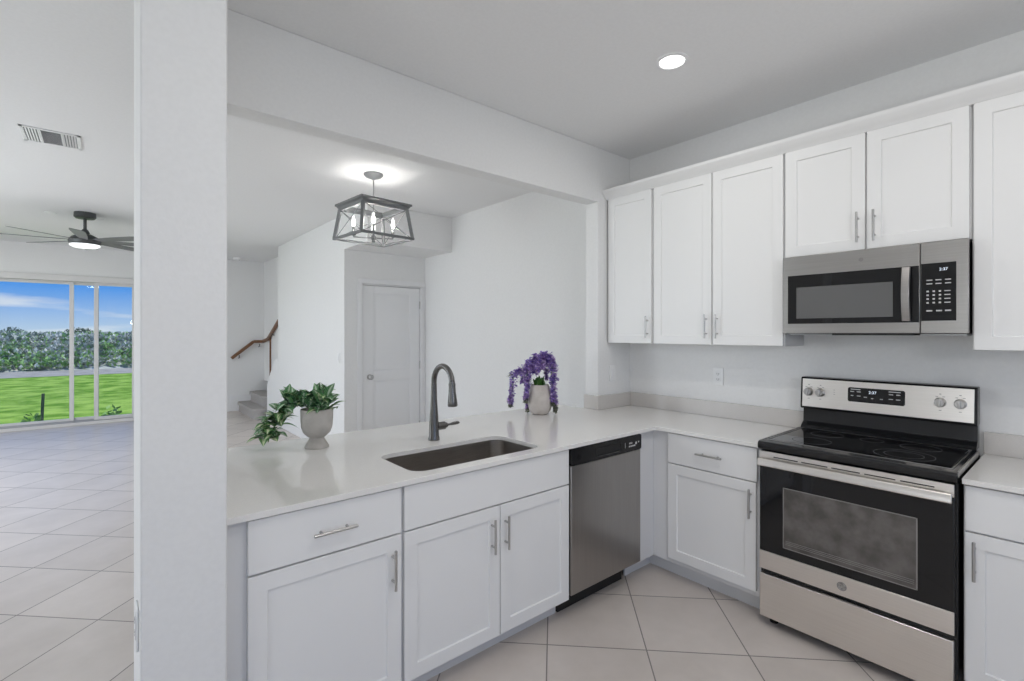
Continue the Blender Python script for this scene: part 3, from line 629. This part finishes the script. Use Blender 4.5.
# ------------------------------------------------------------------ microwave
MX = 0.257
mw = empty('microwave', (0.43, -1.0, 1.478), 'stainless over-the-range microwave under the short wall cabinet', 'microwave')
MB().box(MX+0.022, 0.622, -0.632, -1.368, 1.482, 1.893).build('body', M['blackpl'], mw, 0.002)
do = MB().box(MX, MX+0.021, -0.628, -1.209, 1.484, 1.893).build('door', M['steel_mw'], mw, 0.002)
MB().box(MX-0.002, MX+0.001, -0.653, -1.207, 1.534, 1.792).build('door_glass', M['blackgl'], do, 0.001)
MB().box(MX-0.0028, MX-0.0018, -0.696, -1.111, 1.562, 1.727).build('screen', M['mwwin'], do)
hp = [(MX-0.012-0.020*math.sin(PI*i/10), -1.163, 1.540+0.248*i/10) for i in range(11)]
mb = MB(); mb.loops([[(x, y+w, z) for x, w in ((p[0], -0.017), (p[0]-0.010, -0.014), (p[0]-0.010, 0.014), (p[0], 0.017))] for p in hp for y, z in ((p[1], p[2]),)])
mb.box(MX-0.014, MX-0.002, -1.150, -1.176, 1.542, 1.556).box(MX-0.014, MX-0.002, -1.150, -1.176, 1.772, 1.786)
mb.build('door_handle', M['steel_mw'], do, 0.001)
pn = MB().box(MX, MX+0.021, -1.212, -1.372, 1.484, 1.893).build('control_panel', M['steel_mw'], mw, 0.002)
kp = MB().box(MX-0.002, MX+0.001, -1.214, -1.333, 1.540, 1.798).build('keypad', M['blackgl'], pn, 0.001)
MB().text('2:37', 0.017, (MX-0.0022, -1.291, 1.768), (0, -1, 0), (0, 0, 1)).build('clock_digits', M['led'], kp)
mb = MB()
for r_, z in enumerate((1.722, 1.706)):
    for y in (-1.243, -1.274, -1.306): mb.box(MX-0.0025, MX-0.0018, y-0.010, y+0.010, z-0.0022, z+0.0022)
for z in (1.672, 1.655, 1.638, 1.621):
    for y in (-1.237, -1.258, -1.279): mb.box(MX-0.0025, MX-0.0018, y-0.004, y+0.004, z-0.0035, z+0.0035)
    mb.box(MX-0.0025, MX-0.0018, -1.294, -1.314, z-0.002, z+0.002)
for y in (-1.243, -1.276, -1.306): mb.box(MX-0.0025, MX-0.0018, y-0.010, y+0.010, 1.582, 1.588)
mb.build('lettering', M['mark'], kp)
MB().lathe((MX, -0.985, 1.845), [(0.010, 0), (0.010, -0.001), (0.001, -0.001)], 24, 'x').build('emblem', M['emblem'], do)
MB().box(MX+0.03, 0.60, -0.86, -1.18, 1.474, 1.4815).box(MX+0.004, MX+0.03, -0.86, -1.18, 1.474, 1.484).build('bottom_grille', M['blackm'], mw)
for ya, yb in ((-0.64, -0.84), (-1.20, -1.36)): MB().box(MX+0.06, 0.60, ya, yb, 1.475, 1.4815).build('base_plate', M['track'], mw)

# ------------------------------------------------------------------ wall plates
def plate(loc, nrm, label, cat, kind):
    """loc: centre on the wall, nrm: '-x' or '-y'"""
    F = Front('W', loc[0]) if nrm == '-x' else Front('P', loc[1])
    a = -loc[1] if nrm == '-x' else loc[0]; z = loc[2]
    t = empty('switch_plate' if kind == 'switch' else 'outlet', loc, label, cat)
    mb = MB(); F.box(mb, a-0.036, a+0.036, 0.0005, 0.006, z-0.059, z+0.059); mb.build('cover_plate', M['plate'], t, 0.002)
    if kind == 'switch':
        mb = MB(); F.box(mb, a-0.016, a+0.016, 0.006, 0.010, z-0.033, z+0.033); mb.build('rocker', M['trimw'], t, 0.001)
    else:
        mb = MB(); F.box(mb, a-0.017, a+0.017, 0.006, 0.0085, z-0.034, z+0.034); mb.build('receptacle', M['trimw'], t, 0.001)
        for s in (-0.018, 0.018):
            mb = MB()
            F.box(mb, a-0.008, a-0.005, 0.0086, 0.009, z+s-0.004, z+s+0.006); F.box(mb, a+0.005, a+0.008, 0.0086, 0.009, z+s-0.004, z+s+0.006); F.box(mb, a-0.002, a+0.002, 0.0086, 0.009, z+s-0.010, z+s-0.006)
            mb.build('socket_slots', M['slot'], t)
    return t
plate((XW, -0.077, 1.188), '-x', 'white outlet on the wall above the backsplash left of the range', 'outlet', 'outlet')
plate((0.398, 0.65, 1.178), '-y', 'white switch plate on the stub wall under the corner cabinet', 'switch', 'switch')
plate((-0.44, 4.038, 1.186), '-x', 'white switch plate on the stair wall left of the closet door', 'switch', 'switch')
plate((-2.507, 0.055, 0.645), '-x', 'white outlet on the side of the pillar wall facing the living room', 'outlet', 'outlet')

# ------------------------------------------------------------------ ceiling fittings
def downlight(x, y, r, label, lens, power):
    t = empty('recessed_light', (x, y, ZC), label, 'ceiling light')
    MB().lathe((x, y, ZC), [(r*1.0, -0.0005), (r*1.0, -0.006), (r*0.80, -0.008), (r*0.74, -0.003), (r*0.74, -0.0005)], 40, cap0=False, cap1=False).build('trim_ring', M['trimw'], t)
    MB().lathe((x, y, ZC), [(r*0.76, -0.0006), (r*0.76, -0.004), (r*0.3, -0.006), (0.001, -0.006)], 40).build('lens', lens, t)
    if power: light('downlight_lamp', 'AREA', (x, y, ZC-0.012), power, (0.97, 0.985, 1.0) if y > 1 else (1, 0.975, 0.945), rot=(0, 0, 0), shape='DISK', size=r*1.4)
    return t
downlight(-0.376, -0.342, 0.080, 'glowing recessed downlight in the kitchen ceiling near the wall cabinets', M['lens'], POW['down'])
downlight(-1.25, -1.30, 0.080, 'recessed downlight in the kitchen ceiling behind the viewer', M['lens'], POW['downr'])
downlight(-2.2, -2.9, 0.080, 'recessed downlight farther back over the kitchen floor', M['lens'], POW['downr'])
downlight(-3.05, 5.98, 0.055, 'small unlit recessed downlight in the living room ceiling left of the fan canopy', M['plate'], 0)
downlight(-2.62, 5.98, 0.055, 'small unlit recessed downlight in the living room ceiling right of the fan canopy', M['plate'], 0)
downlight(-4.9, 6.6, 0.08, 'added unseen downlight in the living room ceiling near the sliding door', M['lens'], POW['liv'])  # this lamp and the next are added out of view to brighten the far wall
downlight(-4.9, 4.2, 0.08, 'added unseen downlight in the middle of the living room ceiling', M['lens'], POW['liv'])
light('fan_lamp', 'AREA', (-2.745, 5.744, 2.452), POW['fan'], (0.97, 1.0, 1.0), rot=(0, 0, 0), shape='DISK', size=0.2)
sd_ = empty('smoke_detector', (-0.69, 8.42, ZC), 'small white round smoke detector on the ceiling by the stairs', 'smoke detector')
MB().lathe((-0.69, 8.42, ZC), [(0.07, -0.0005), (0.07, -0.022), (0.055, -0.036), (0.001, -0.038)], 28).build('housing', M['ventw'], sd_)
MB().lathe((-0.66, 8.40, ZC), [(0.012, -0.036), (0.012, -0.041), (0.001, -0.041)], 12).build('button', M['ventd'], sd_)
# ceiling register
vx0, vx1, vy0, vy1 = -3.017, -2.706, 2.843, 3.176
vt = empty('ceiling_vent', ((vx0+vx1)/2, (vy0+vy1)/2, ZC), 'white square air register in the living room ceiling', 'vent')
MB().box(vx0, vx1, vy0, vy0+0.022, ZC-0.008, ZC-0.0005).box(vx0, vx1, vy1-0.022, vy1, ZC-0.008, ZC-0.0005).box(vx0, vx0+0.022, vy0, vy1, ZC-0.008, ZC-0.0005).box(vx1-0.022, vx1, vy0, vy1, ZC-0.008, ZC-0.0005).build('frame', M['ventw'], vt, 0.002)
MB().box(vx0+0.02, vx1-0.02, vy0+0.02, vy1-0.02, ZC-0.002, ZC-0.0006).build('duct_opening', M['ventd'], vt)
mb = MB()
for xa in (vx0+0.098, vx1-0.104): mb.box(xa, xa+0.008, vy0+0.02, vy1-0.02, ZC-0.009, ZC-0.002)
for xs, sg in ((vx0+0.026, 1), (vx1-0.098, -1)):
    for k in range(5):
        x = xs + k*0.015
        mb.beam((x+0.006, vy0+0.022, ZC-0.006), (x+0.006, vy1-0.022, ZC-0.006), 0.0095, 0.0012, up=(0.35*sg, 0, 1))
mb.build('louvres', M['ventw'], vt)
mb = MB()
for k in range(14):
    y = vy0 + 0.032 + k*0.0205
    mb.beam((vx0+0.106, y, ZC-0.006), (vx1-0.104, y, ZC-0.006), 0.013, 0.0012, up=(0, -0.6, 1))
mb.build('centre_louvres', M['ventw'], vt)
# ---- lantern pendant
LX, LY = -0.785, 2.305
lp = empty('pendant_lantern', (LX, LY, 2.28), 'grey metal open-frame lantern with candle bulbs hanging over the dining space', 'pendant light')
MB().lathe((LX, LY, ZC), [(0.082, -0.0005), (0.082, -0.010), (0.066, -0.026), (0.030, -0.040), (0.012, -0.048), (0.001, -0.048)], 32).build('canopy', M['lantern'], lp)
MB().cyl((LX, LY, ZC-0.047), (LX, LY, 2.30), 0.0055, 10).ball((LX, LY, 2.520), 0.016).build('rod', M['brass_rod'], lp)
mb = MB()
H0, H1 = 0.246, 0.212; Z0, Z1 = 2.300, 2.600
def sq(h, z): return [(LX-h, LY-h, z), (LX+h, LY-h, z), (LX+h, LY+h, z), (LX-h, LY+h, z)]
# flared top moulding (ring with depth)
mb.loops([sq(h, z) for h, z in ((0.213, 2.545), (0.217, 2.563), (0.229, 2.580), (0.238, 2.584), (0.238, 2.600), (0.205, 2.600), (0.190, 2.545), (0.213, 2.545))], False, False)
mb.build('top_frame', M['lantern'], lp)
mb = MB()
mb.loops([sq(h, z) for h, z in ((0.252, 2.292), (0.252, 2.312), (0.232, 2.312), (0.232, 2.292), (0.252, 2.292))], False, False)
mb.build('bottom_frame', M['lantern'], lp)
for sx in (-1, 1):
    for sy in (-1, 1):
        MB().beam((LX+sx*0.240, LY+sy*0.240, 2.305), (LX+sx*0.205, LY+sy*0.205, 2.56), 0.026, 0.026, up=(sx, sy, 0.2)).build('corner_post', M['lantern'], lp)
for a, (sx, sy) in enumerate(((1, 0), (-1, 0), (0, 1), (0, -1))):
    mb = MB()
    def fp(s, z):
        h = H0 - 0.010 + (H1-H0)*(z-Z0)/(Z1-Z0)
        return (LX + sx*h + (s*h if sx == 0 else 0), LY + sy*h + (s*h if sy == 0 else 0), z)
    mb.cyl(fp(-0.94, 2.312), fp(0.94, 2.55), 0.0028, 6).cyl(fp(0.94, 2.312), fp(-0.94, 2.55), 0.0028, 6)
    mb.build('cross_brace', M['lantern'], lp)
mb = MB().lathe((LX, LY, 2.30), [(0.001, -0.030), (0.012, -0.028), (0.016, -0.018), (0.011, -0.008), (0.018, 0.006), (0.022, 0.014), (0.018, 0.028), (0.010, 0.034)], 20)
mb.build('hub', M['lantern'], lp)
for k in range(4):
    a = math.radians(61 + 90*k)
    cx, cy = LX+0.165*math.cos(a), LY+0.165*math.sin(a)
    arm = MB().tube([(LX, LY, 2.312), (LX+0.07*math.cos(a), LY+0.07*math.sin(a), 2.309), (cx, cy, 2.312), (cx, cy, 2.325)], 0.0055, 8)
    arm.lathe((cx, cy, 2.322), [(0.010, 0), (0.022, 0.006), (0.022, 0.010), (0.011, 0.012)], 16)
    arm.build('arm', M['lantern'], lp)
    MB().lathe((cx, cy, 2.334), [(0.0105, 0), (0.0105, 0.062), (0.008, 0.066)], 14).build('candle_sleeve', M['candle'], lp)
    MB().lathe((cx, cy, 2.400), [(0.006, 0), (0.013, 0.012), (0.0165, 0.028), (0.0155, 0.042), (0.009, 0.068), (0.003, 0.088), (0.0008, 0.094)], 16).build('bulb', M['bulbglass'], lp)
    b = a + math.radians(5)
    light('lantern_bulb', 'POINT', (LX+0.165*math.cos(b), LY+0.165*math.sin(b), 2.44), POW['lantern'], (1, 0.97, 0.93), shadow_soft_size=0.02)
lp.rotation_euler = (0, 0, math.radians(5))
# ---- ceiling fan
FXc, FYc = -2.745, 5.744
fn = empty('ceiling_fan', (FXc, FYc, 2.5), 'dark ceiling fan with slim blades and a round lamp in the living room', 'ceiling fan')
MB().lathe((FXc, FYc, ZC), [(0.098, -0.0005), (0.100, -0.050), (0.085, -0.066), (0.020, -0.068)], 32).build('canopy', M['fanmetal'], fn)
MB().cyl((FXc, FYc, ZC-0.066), (FXc, FYc, 2.64), 0.016, 14).lathe((FXc, FYc, 2.62), [(0.030, 0), (0.045, 0.012), (0.030, 0.045), (0.018, 0.060)], 20).build('downrod', M['fanmetal'], fn)
MB().lathe((FXc, FYc, 2.50), [(0.135, 0.0), (0.145, 0.015), (0.150, 0.045), (0.120, 0.085), (0.060, 0.118), (0.030, 0.125)], 36).build('motor_housing', M['fanmetal'], fn)
MB().lathe((FXc, FYc, 2.50), [(0.138, -0.002), (0.136, -0.016), (0.105, -0.034), (0.05, -0.042), (0.001, -0.043)], 36).build('lamp', M['fanlens'], fn)
lat = V(math.sin(YAW), -math.cos(YAW), 0); dep = V(math.cos(YAW), math.sin(YAW), 0)
for k in range(8):
    a = math.radians(-99 + 45*k); dirv = lat*math.cos(a) + dep*math.sin(a); sd2 = V(-dirv.y, dirv.x, 0)
    c = V(FXc, FYc, 2.548); mb = MB(); loops = []
    for r_, w in ((0.13, 0.030), (0.17, 0.040), (0.40, 0.058), (0.66, 0.066), (0.735, 0.058), (0.745, 0.040)):
        tl = -0.17
        q = c + dirv*r_
        loops.append([q + sd2*(-w) + V(0, 0, -w*tl-0.003), q + sd2*w + V(0, 0, w*tl-0.003), q + sd2*w + V(0, 0, w*tl+0.003), q + sd2*(-w) + V(0, 0, -w*tl+0.003)])
    mb.loops(loops); mb.build('blade', M['blade'], fn, 0.001)
# ---- stair handrail
hr = empty('handrail', (-0.45, 8.68, 1.1), 'brown wooden handrail turning on the wall up the stairs', 'handrail')
mb = MB()
hp = [(-0.74, 8.67, 1.005), (-0.365, 8.67, 1.315), (-0.175, 8.67, 1.315)]
for p, q in zip(hp, hp[1:]): mb.beam(p, q, 0.045, 0.055)
mb.beam((-0.200, 8.69, 1.315), (-0.200, 8.27, 1.365), 0.045, 0.055).beam((-0.200, 8.29, 1.37), (-0.200, 7.55, 1.70), 0.045, 0.055)
mb.build('rail', M['wood'], hr, 0.006)
MB().box(-0.185, -0.1605, 8.225, 8.265, 0.56, 1.40).build('corner_trim', M['wood'], hr, 0.003)
for x, y, z in ((-0.61, 8.67, 1.06), (-0.26, 8.67, 1.27)):
    MB().tube([(x, y, z), (x, y, z-0.045), (x, YF-0.002, z-0.060)], 0.009, 8).build('bracket', M['gunmetal'], hr)
MB().tube([(-0.200, 8.0, 1.50), (-0.200, 8.0, 1.455), (-0.162, 8.0, 1.44)], 0.009, 8).build('bracket', M['gunmetal'], hr)

# ------------------------------------------------------------------ plants
def leaf(mb, uvl, base, direc, up, length, width, droop, fold=0.25, mi=0):
    """a pointed blade, folded along its midrib and bent downward along its length"""
    direc = direc.normalized(); side = direc.cross(up)
    if side.length < 1e-3: side = V(1, 0, 0)
    side.normalize(); nrm = side.cross(direc).normalized(); prev = None; n = 7
    for i in range(n+1):
        t = i/n
        w = width*0.5*(math.sin(PI*min(t*1.0, 1)**0.72))*(1.0 if t < 0.98 else 0.1) + 0.0006
        ctr = base + direc*(length*t) + nrm*(0.12*length*math.sin(t*2.2)) - V(0, 0, 1)*(droop*length*t*t)
        row = [mb.bm.verts.new(ctr + side*w*s + nrm*(abs(s)*w*fold)) for s in (-1, -0.5, 0, 0.5, 1)]
        if prev:
            for j in range(4):
                f = mb.face([prev[j], prev[j+1], row[j+1], row[j]])
                if f:
                    f.material_index = mi
                    for lp_, (tt, ss) in zip(f.loops, (((i-1)/n, j), ((i-1)/n, j+1), (t, j+1), (t, j))):
                        lp_[uvl].uv = (tt, (ss-2)/2)
        prev = row
rnd = random.Random(11)
PX_, PY_ = -1.765, 0.785
pp = empty('potted_plant', (PX_, PY_, 0.914), 'trailing variegated green plant in a stone-coloured footed pot on the peninsula', 'plant')
MB().lathe((PX_, PY_, 0.9143), [(0.057, 0), (0.058, 0.006), (0.050, 0.020), (0.038, 0.040), (0.034, 0.050), (0.046, 0.058), (0.064, 0.076), (0.073, 0.100), (0.0765, 0.140), (0.0775, 0.190), (0.0765, 0.193), (0.072, 0.192), (0.071, 0.165), (0.001, 0.162)], 44).build('pot', M['pot'], pp)
MB().lathe((PX_, PY_, 1.078), [(0.071, 0), (0.05, 0.006), (0.001, 0.010)], 28).build('soil', M['soil'], pp)
lf = MB(); uvl = lf.bm.loops.layers.uv.new('UVMap'); stm = MB()
Lt = V(-math.sin(YAW), math.cos(YAW), 0)   # towards the left of the photograph
Fd = V(-math.cos(YAW), -math.sin(YAW), 0)  # towards the viewer
top = V(PX_, PY_, 1.09)
def cluster(anchor, n, spread, L0, L1, W0, W1, lightp, upb=0.5, droop=0.5, bias=V(0, 0, 0)):
    for i in range(n):
        a = rnd.uniform(0, 2*PI); el = rnd.uniform(-0.3, 1.1)
        dv = V(math.cos(a)*math.cos(el), math.sin(a)*math.cos(el), math.sin(el)*upb + 0.1) + bias
        b = anchor + V(rnd.uniform(-1, 1), rnd.uniform(-1, 1), rnd.uniform(-0.6, 0.8))*spread
        leaf(lf, uvl, b, dv, V(0, 0, 1), rnd.uniform(L0, L1), rnd.uniform(W0, W1), droop*rnd.uniform(0.5, 1.3), mi=(1 if rnd.random() < lightp else 0))
cluster(top + V(0, 0, 0.050) - Lt*0.030, 46, 0.036, 0.065, 0.100, 0.044, 0.062, 0.15, 1.5, 0.15, V(0, 0, 0.25))
cluster(top + V(0, 0, 0.020) - Lt*0.040, 22, 0.034, 0.060, 0.095, 0.040, 0.058, 0.2, 0.3, 0.30, Fd*0.3)
cluster(top + V(0, 0, 0.040) + Lt*0.050, 34, 0.032, 0.065, 0.100, 0.044, 0.062, 0.3, 1.3, 0.25, Fd*0.2 + V(0, 0, 0.2))
# the trailing runner that falls over to the left
run = [top + V(0, 0, 0.02) + Lt*0.03, top + V(0, 0, 0.045) + Lt*0.10 + Fd*0.02, top + V(0, 0, 0.01) + Lt*0.15 + Fd*0.03, top + V(0, 0, -0.06) + Lt*0.195 + Fd*0.03, top + V(0, 0, -0.115) + Lt*0.222 + Fd*0.03, top + V(0, 0, -0.145) + Lt*0.230 + Fd*0.03]
stm.tube(run, 0.0028, 6)
for k in range(5):
    a = rnd.uniform(0, 2*PI); stm.tube([top + V(0, 0, -0.01), top + V(0.03*math.cos(a), 0.03*math.sin(a), 0.03)], 0.0022, 6)
cluster(run[1], 20, 0.030, 0.065, 0.100, 0.044, 0.062, 0.35, 1.3, 0.35, Lt*0.2 + V(0, 0, 0.1))
cluster(run[2], 18, 0.030, 0.065, 0.100, 0.042, 0.060, 0.35, 0.9, 0.45, Lt*0.3)
cluster(run[1] + V(0, 0, 0.01) + Lt*0.02, 8, 0.018, 0.075, 0.100, 0.044, 0.058, 0.2, 2.0, 0.05, V(0, 0, 0.9))
cluster(run[2].lerp(run[3], 0.55), 18, 0.026, 0.060, 0.090, 0.040, 0.056, 0.5, 0.6, 0.35, Fd*0.2)
cluster(run[3], 22, 0.030, 0.060, 0.095, 0.040, 0.056, 0.55, 0.5, 0.35, Lt*0.2 + Fd*0.3)
cluster(run[4], 30, 0.032, 0.060, 0.095, 0.040, 0.056, 0.6, 0.4, 0.28, Lt*0.25 + Fd*0.2)
for v in lf.bm.verts:   # leaves that meet the stone lie on it
    if v.co.z < 0.918: v.co.z = 0.9165 + rnd.uniform(0, 0.003)
lf.build('leaves', [M['leaf_dark'], M['leaf_light']], pp, recalc=False, smooth=60)
stm.build('stems', M['stem'], pp)
# ---- wisteria in a vase
VX, VY = -0.229, 0.787
vs_ = empty('vase_of_flowers', (VX, VY, 0.914), 'drooping purple flowers in a clay-coloured vase by the stub wall', 'vase')
MB().lathe((VX, VY, 0.9143), [(0.044, 0), (0.060, 0.006), (0.076, 0.030), (0.086, 0.070), (0.087, 0.105), (0.080, 0.150), (0.066, 0.192), (0.061, 0.208), (0.055, 0.207), (0.060, 0.180), (0.001, 0.170)], 44).build('vase', M['vase'], vs_)
vt_ = V(VX, VY, 1.115); lf = MB(); uvl = lf.bm.loops.layers.uv.new('UVMap'); stm = MB()
for k in range(16):
    a = rnd.uniform(0, 2*PI); leaf(lf, uvl, vt_ + V(rnd.uniform(-.03, .03), rnd.uniform(-.03, .03), -0.01), V(math.cos(a)*0.5, math.sin(a)*0.5, 1), V(0, 0, 1), rnd.uniform(0.06, 0.11), rnd.uniform(0.018, 0.028), 0.2)
def floret(mb, c, r, mi):
    mb.mi = mi
    for k in range(4):
        a = rnd.uniform(0, 2*PI); el = rnd.uniform(-0.9, 0.9); dv = V(math.cos(a)*math.cos(el), math.sin(a)*math.cos(el), math.sin(el)); s = dv.cross(V(0.3, 0.2, 1)).normalized(); u = s.cross(dv)
        q = [c, c + dv*r*0.6 + s*r*0.55 + u*r*0.15, c + dv*r*1.25 + u*r*0.05, c + dv*r*0.6 - s*r*0.55 + u*r*0.15]
        mb.face(mb.verts(q))
def spray(path, r0, r1, tipgrey, nfl):
    mb = MB(); n = len(path)-1
    for i in range(nfl):
        t = rnd.random(); k = min(int(t*n), n-1); f = t*n-k
        c = path[k].lerp(path[k+1], f); rad = (r0*(1-t)+r1*t)*(1.0 if t < 0.85 else 0.55)
        off = V(rnd.gauss(0, 1), rnd.gauss(0, 1), rnd.gauss(0, 1)).normalized()*rad*rnd.uniform(0.3, 1.0)
        if (c+off).z < 0.930: continue
        mi = 2 if t > 1-tipgrey else (1 if rnd.random() < 0.25 + 0.45*t else 0)
        floret(mb, c+off, rnd.uniform(0.011, 0.018), mi)
    mb.build('flower_spray', [M['petal'], M['petal2'], M['bud']], vs_, recalc=False, smooth=0)
    stm.tube(path, 0.0022, 6)
R_ = -Lt
def arc(lx, peak, endz, fwd, bend=0.75):
    """stem rising out of the vase, arching over by lx (left +) and hanging to endz"""
    p0 = vt_ + V(0, 0, -0.02); e = Lt*lx + Fd*fwd
    return [p0, p0 + e*0.25 + V(0, 0, peak*0.7), p0 + e*0.6 + V(0, 0, peak), p0 + e*0.9 + V(0, 0, peak*0.72), p0 + e + V(0, 0, peak*0.72*(1-bend) + endz*bend), p0 + e*1.02 + V(0, 0, endz)]
for lx, pk, ez, fw2, g, n in ((0.205, 0.130, -0.125, 0.02, 0.12, 126), (0.10, 0.200, -0.090, 0.05, 0.08, 150), (0.085, 0.165, -0.175, -0.03, 0.15, 130), (0.13, 0.16, 0.02, 0.04, 0.0, 120), (0.02, 0.215, 0.11, 0.08, 0.0, 120), (0.05, 0.225, 0.10, 0.05, 0.0, 120), (-0.085, 0.235, -0.110, 0.05, 0.10, 170), (-0.105, 0.215, -0.175, 0.02, 0.22, 180), (-0.05, 0.235, 0.02, -0.05, 0.0, 120), (-0.02, 0.240, 0.13, 0.06, 0.0, 90)):
    path = arc(lx, pk, ez, fw2)
    spray(path[2:] if n > 125 else path[1:5], 0.036, 0.013, g, int(n*1.7))
mb = MB()
# grey-green leaf tuft at the far left tip
for k in range(7):
    leaf(lf, uvl, vt_ + Lt*0.188 + Fd*0.018 + V(0, 0, 0.075), Lt + V(rnd.uniform(-.4, .4), rnd.uniform(-.4, .4), rnd.uniform(-.3, .5)), V(0, 0, 1), rnd.uniform(0.03, 0.055), 0.016, 0.2, mi=1)
lf.build('leaves', [M['vleaf'], M['bud']], vs_, recalc=False, smooth=60)
stm.build('stems', M['stem'], vs_)

# ------------------------------------------------------------------ outdoors
GZ = -0.12
struct('ground_lawn', MB().box(-60, 40, YF+0.16, 22.8, GZ-0.3, GZ), M['grass'], 'bright green lawn outside the sliding door', 'lawn')
struct('path_gravel', MB().box(-60, 40, 22.8, 26.3, GZ-0.3, GZ+0.01), M['concrete'], 'pale path between the lawn and the overgrown bank', 'path')
bk = MB(); nx, ny = 90, 16; rb = random.Random(5); grid = []
for j in range(ny+1):
    row = []
    for i in range(nx+1):
        t = j/ny; x = -34 + 42*i/nx; y = 26.3 + 5.0*t + rb.uniform(-0.1, 0.1)
        z = GZ + 1.42*(math.sin(min(t*1.15, 1)*PI/2)) + (rb.uniform(-0.12, 0.12) if j not in (0, ny) else 0)
        row.append(bk.bm.verts.new((x, y, z)))
    grid.append(row)
for j in range(ny):
    for i in range(nx): bk.face([grid[j][i], grid[j][i+1], grid[j+1][i+1], grid[j+1][i]])
bkp = [bk.bm.verts.new((v.co.x, 60, v.co.z)) for v in grid[ny]]
for i in range(nx): bk.face([grid[ny][i], grid[ny][i+1], bkp[i+1], bkp[i]])
struct('bank_hill', bk, M['bank'], 'overgrown earth bank beyond the lawn', 'bank')
def shrub_mesh(seed, r, h, n):
    g = random.Random(seed); mb = MB()
    for i in range(n):
        a = g.uniform(0, 2*PI); rr_ = r*math.sqrt(g.random()); z = h*g.random()*(1-0.55*(rr_/r)**2)
        c = V(rr_*math.cos(a), rr_*math.sin(a), z); a2 = g.uniform(0, 2*PI); el = g.uniform(-0.3, 1.2); s_ = g.uniform(0.06, 0.13)
        dv = V(math.cos(a2)*math.cos(el), math.sin(a2)*math.cos(el), math.sin(el)); sv = dv.cross(V(0.2, 0.1, 1)).normalized()
        mb.face(mb.verts([c, c + dv*s_*0.5 + sv*s_*0.32, c + dv*s_, c + dv*s_*0.5 - sv*s_*0.32]))
    return mb
def bank_z(y): 
    t = min(max((y-26.3)/5.0, 0), 1); return GZ + 1.42*math.sin(min(t*1.15, 1)*PI/2)
protos = []
for i, (mt, lab, grp) in enumerate((('shrub_grey', 'grey-green scrub bush on the overgrown bank', 'grey-green bushes on the bank'), ('shrub_green', 'bright green scrub bush on the overgrown bank', 'green bushes on the bank'))):
    o = shrub_mesh(20+i, 0.55, 0.55, 420).build('shrub', M[mt], None, recalc=False, smooth=0)
    tag(o, lab, 'shrub', grp); protos.append(o)
gs = random.Random(3); used = [False, False]
def door_x(px, y): return CX + (y-CY)*math.tan(PI/2 - YAW + math.atan((px-512)/FPX))
for j in range(4):
    y = 26.85 + j*1.3; xa, xb = door_x(-20, y), door_x(150, y); n = int((xb-xa)/1.42)
    for i in range(n):
        k = 1 if gs.random() < (0.5 if j == 0 else 0.22) else 0
        o = protos[k] if not used[k] else protos[k].copy()
        if used[k]: COL.objects.link(o)
        used[k] = True
        x = xa + (i+0.5+0.25*(j % 2))*1.42 + gs.uniform(-0.08, 0.08); sc = gs.uniform(0.85, 1.05)
        o.location = (x, y, bank_z(y)-0.10); o.rotation_euler = (0, 0, gs.uniform(0, 6)); o.scale = (sc, sc, sc*gs.uniform(0.5, 0.75))
ug = MB()
for i in range(9000):
    y = 26.35 + 4.9*gs.random(); x = gs.uniform(door_x(-40, y), door_x(170, y)); ug.mi = 1 if gs.random() < (0.6 if y < 27.6 else 0.25) else 0
    c = V(x, y, bank_z(y) + 0.05); a2 = gs.uniform(0, 2*PI); el = gs.uniform(0.1, 1.3); s_ = gs.uniform(0.10, 0.26)
    dv = V(math.cos(a2)*math.cos(el), math.sin(a2)*math.cos(el), math.sin(el)); sv = dv.cross(V(0.2, 0.1, 1)).normalized()
    ug.face(ug.verts([c, c + dv*s_*0.5 + sv*s_*0.30, c + dv*s_, c + dv*s_*0.5 - sv*s_*0.30]))
tag(ug.build('undergrowth', [M['shrub_grey'], M['shrub_green']], None, recalc=False, smooth=0), 'low tangled undergrowth covering the bank between the bushes', 'undergrowth', kind='stuff')
for i, (px, y, h, lab) in enumerate(((12, 36, 1.1, 'dark far tree on the skyline at the left of the door view'), (76, 36, 1.2, 'dark far tree on the skyline between the two door stiles'), (83.5, 38.5, 1.0, 'smaller dark far tree just right of the skyline tree'))):
    ang = math.atan((px-512)/FPX); x = CX + (y-CY)*math.tan(PI/2 - YAW + ang)
    t = empty('tree', (x, y, 1.28), lab, 'tree')
    c = shrub_mesh(40+i, 0.55, 0.40, 420)
    bmesh.ops.translate(c.bm, vec=(x, y, 1.36), verts=c.bm.verts[:]); c.build('crown', M['tree'], t, recalc=False, smooth=0)
    MB().cyl((x, y, 1.28), (x, y, 1.6), 0.06, 8).build('trunk', M['tree'], t)
ang = math.atan((41.5-512)/FPX); sy_ = 9.55; sx_ = CX + (sy_-CY)*math.tan(PI/2 - YAW + ang)
mb = MB().beam((sx_, sy_, GZ), (sx_+0.02, sy_, 0.47), 0.04, 0.012, up=(0, 1, 0)).beam((sx_, sy_-0.015, GZ), (sx_+0.02, sy_-0.015, 0.47), 0.010, 0.03, up=(0, 1, 0))
tag(mb.build('garden_stake', M['stake'], None), 'dark green metal stake in the lawn outside the sliding door', 'stake')
for px, lab in ((33, 'small weedy plant beside the dark garden stake'), (111, 'small dark green weed in front of the right door pane')):
    ang = math.atan((px-512)/FPX); y = 9.25 if px < 50 else 9.5; x = CX + (y-CY)*math.tan(PI/2 - YAW + ang)
    o = shrub_mesh(60+px, 0.13, 0.30, 70).build('weed', M['shrub_green'], None, recalc=False, smooth=0)
    o.location = (x, y, GZ); tag(o, lab, 'weed')
